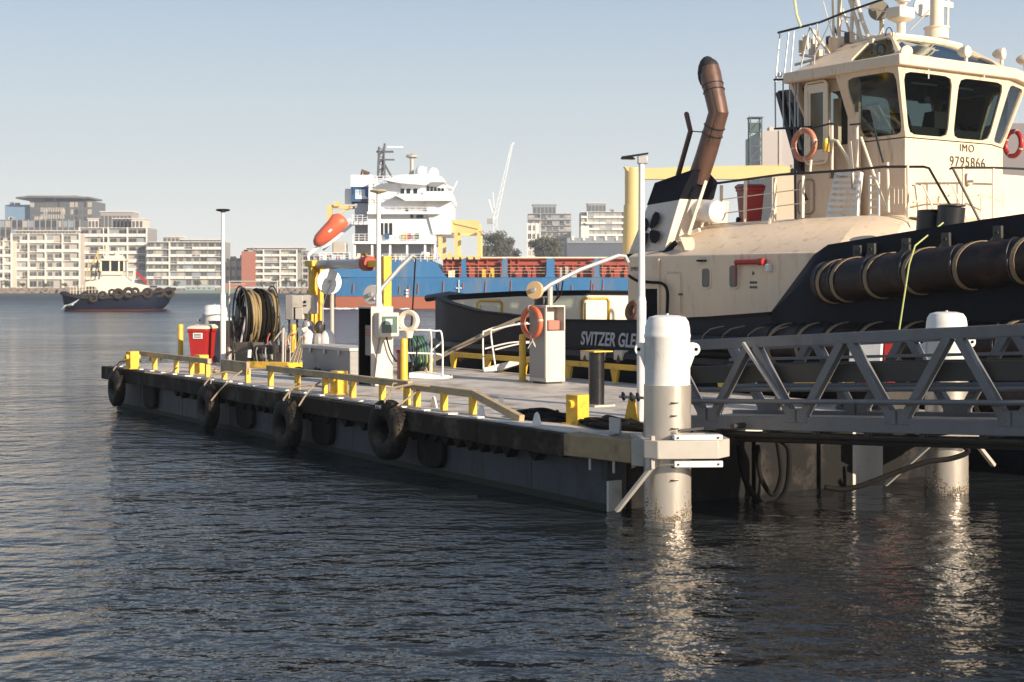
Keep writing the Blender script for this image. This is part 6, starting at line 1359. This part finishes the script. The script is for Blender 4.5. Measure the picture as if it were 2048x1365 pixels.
# black pipe post with yellow cap
r_ = thing('black_pipe_post', 'thick black pipe post with flat yellow cap plate, middle of the deck', 'post', on(1193, 812), TH)
M().cyl((0, 0, .03), (0, 0, .93), .135, n=28).build('pipe', mat('gloss_black', (.012, .012, .014), .28, var=.3, dirt=(.12, .1, .09), damt=.25), r_); M().box(-.2, .2, -.2, .2, .93, .95).build('cap_plate', yellow, r_); M().box(-.24, .24, -.22, .22, .0, .03).build('base_plate', offwhite, r_)
# yellow bracket with shackles
r_ = thing('shackle_bracket', 'yellow triangular bracket carrying steel shackles beside the near lamp post', 'bracket', on(1262, 852), TH+R(20))
M().prism([(-.14, 0, 0), (.14, 0, 0), (.03, 0, .46), (-.03, 0, .46)], (0, .05, 0)).build('bracket', yellow, r_, bevel=.006)
for a in (-.12, .02, .13): M().torus((a, -.02, .43), (1, .3, .2), .055, .016, 16, 6).build('shackle', steeldk, r_)
M().cyl((-.2, 0, .42), (.22, 0, .42), .022).build('pin', galv, r_)
# black rope heaps
def heap(px, py, label, n, rx, ry, h, seed, mt_=None):
    rng = random.Random(seed); m = M(); pts = []
    for k in range(n*7):
        a = k*.9+rng.uniform(-.3, .3); rr = rng.uniform(.35, 1); pts.append((math.cos(a)*rx*rr, math.sin(a)*ry*rr, .03+h*rng.random()*(1.15-rr)))
    m.tube(curve(pts), .032, 6)
    return one(m, 'rope_heap', mt_ or hosedk, label, 'rope', on(px, py), TH, 'heaps of rope on the pontoon deck')
heap(1085, 838, 'black rope heaped left of the nearest yellow bollard', 9, .75, .35, .16, 1); heap(1230, 856, 'black rope heaped at the foot of the near lamp post', 9, .8, .35, .14, 2)
heap(615, 752, 'dark rope heap in front of the left end of the grey chest', 7, .9, .35, .22, 3); heap(420, 745, 'small worn rope coil by the second yellow bollard', 3, .4, .25, .08, 4, rope)
# slack lashings over the kerb
for i, (l, lab) in enumerate((([(355, 735), (345, 742), (322, 748), (290, 745)], 'dark lashing over the deck edge beside the far left tyre'), ([(492, 738), (470, 752), (445, 775), (422, 802)], 'pale lashing slanting down over the second tyre'), ([(640, 765), (625, 775), (612, 790), (598, 812)], 'pale lashing running down to the third tyre'), ([(836, 778), (826, 790), (812, 800), (795, 812)], 'pale lashing running down to the nearest tyre'))):
    x, z = FV(l[-1][0], l[-1][1], -.32); pts = []
    for k, (px, py) in enumerate(l):
        v = .42-.75*k/(len(l)-1); x_, z_ = FV(px, py, v); pts.append(FW(x_, v, z_))
    b_ = pts[0]; one(M().tube(curve([p-b_ for p in pts]), .017, 6), 'fender_lashing', rope, lab, 'rope', b_, 0, 'ropes holding the tyre fenders')
# yellow cleats
for i, px in enumerate((298, 319)):
    r = on(px, 722); one(M().prism([(-.05, 0, 0), (.05, 0, 0), (.12, 0, .2), (.07, 0, .22)], (0, .04, 0)), 'small_cleat', yellow, ['left','right'][i]+' of two thin yellow cleats near the far bollard', 'cleat', r, TH, 'thin yellow cleats')
# ---------------------------------------------------------------- harbour haze
def haze():
    m = bpy.data.materials.new('harbour_haze'); m.use_nodes = True; t = m.node_tree; t.nodes.clear()
    o = t.nodes.new('ShaderNodeOutputMaterial'); v = t.nodes.new('ShaderNodeVolumePrincipled')
    v.inputs['Color'].default_value = (.86, .90, .95, 1); v.inputs['Density'].default_value = .00034; v.inputs['Anisotropy'].default_value = .2
    t.links.new(v.outputs[0], o.inputs['Volume'])
    b = M().box(-905, 905, -65, 1155, -3.2, 110).build('haze', m, smooth=False); tag(b, kind='stuff')
haze()
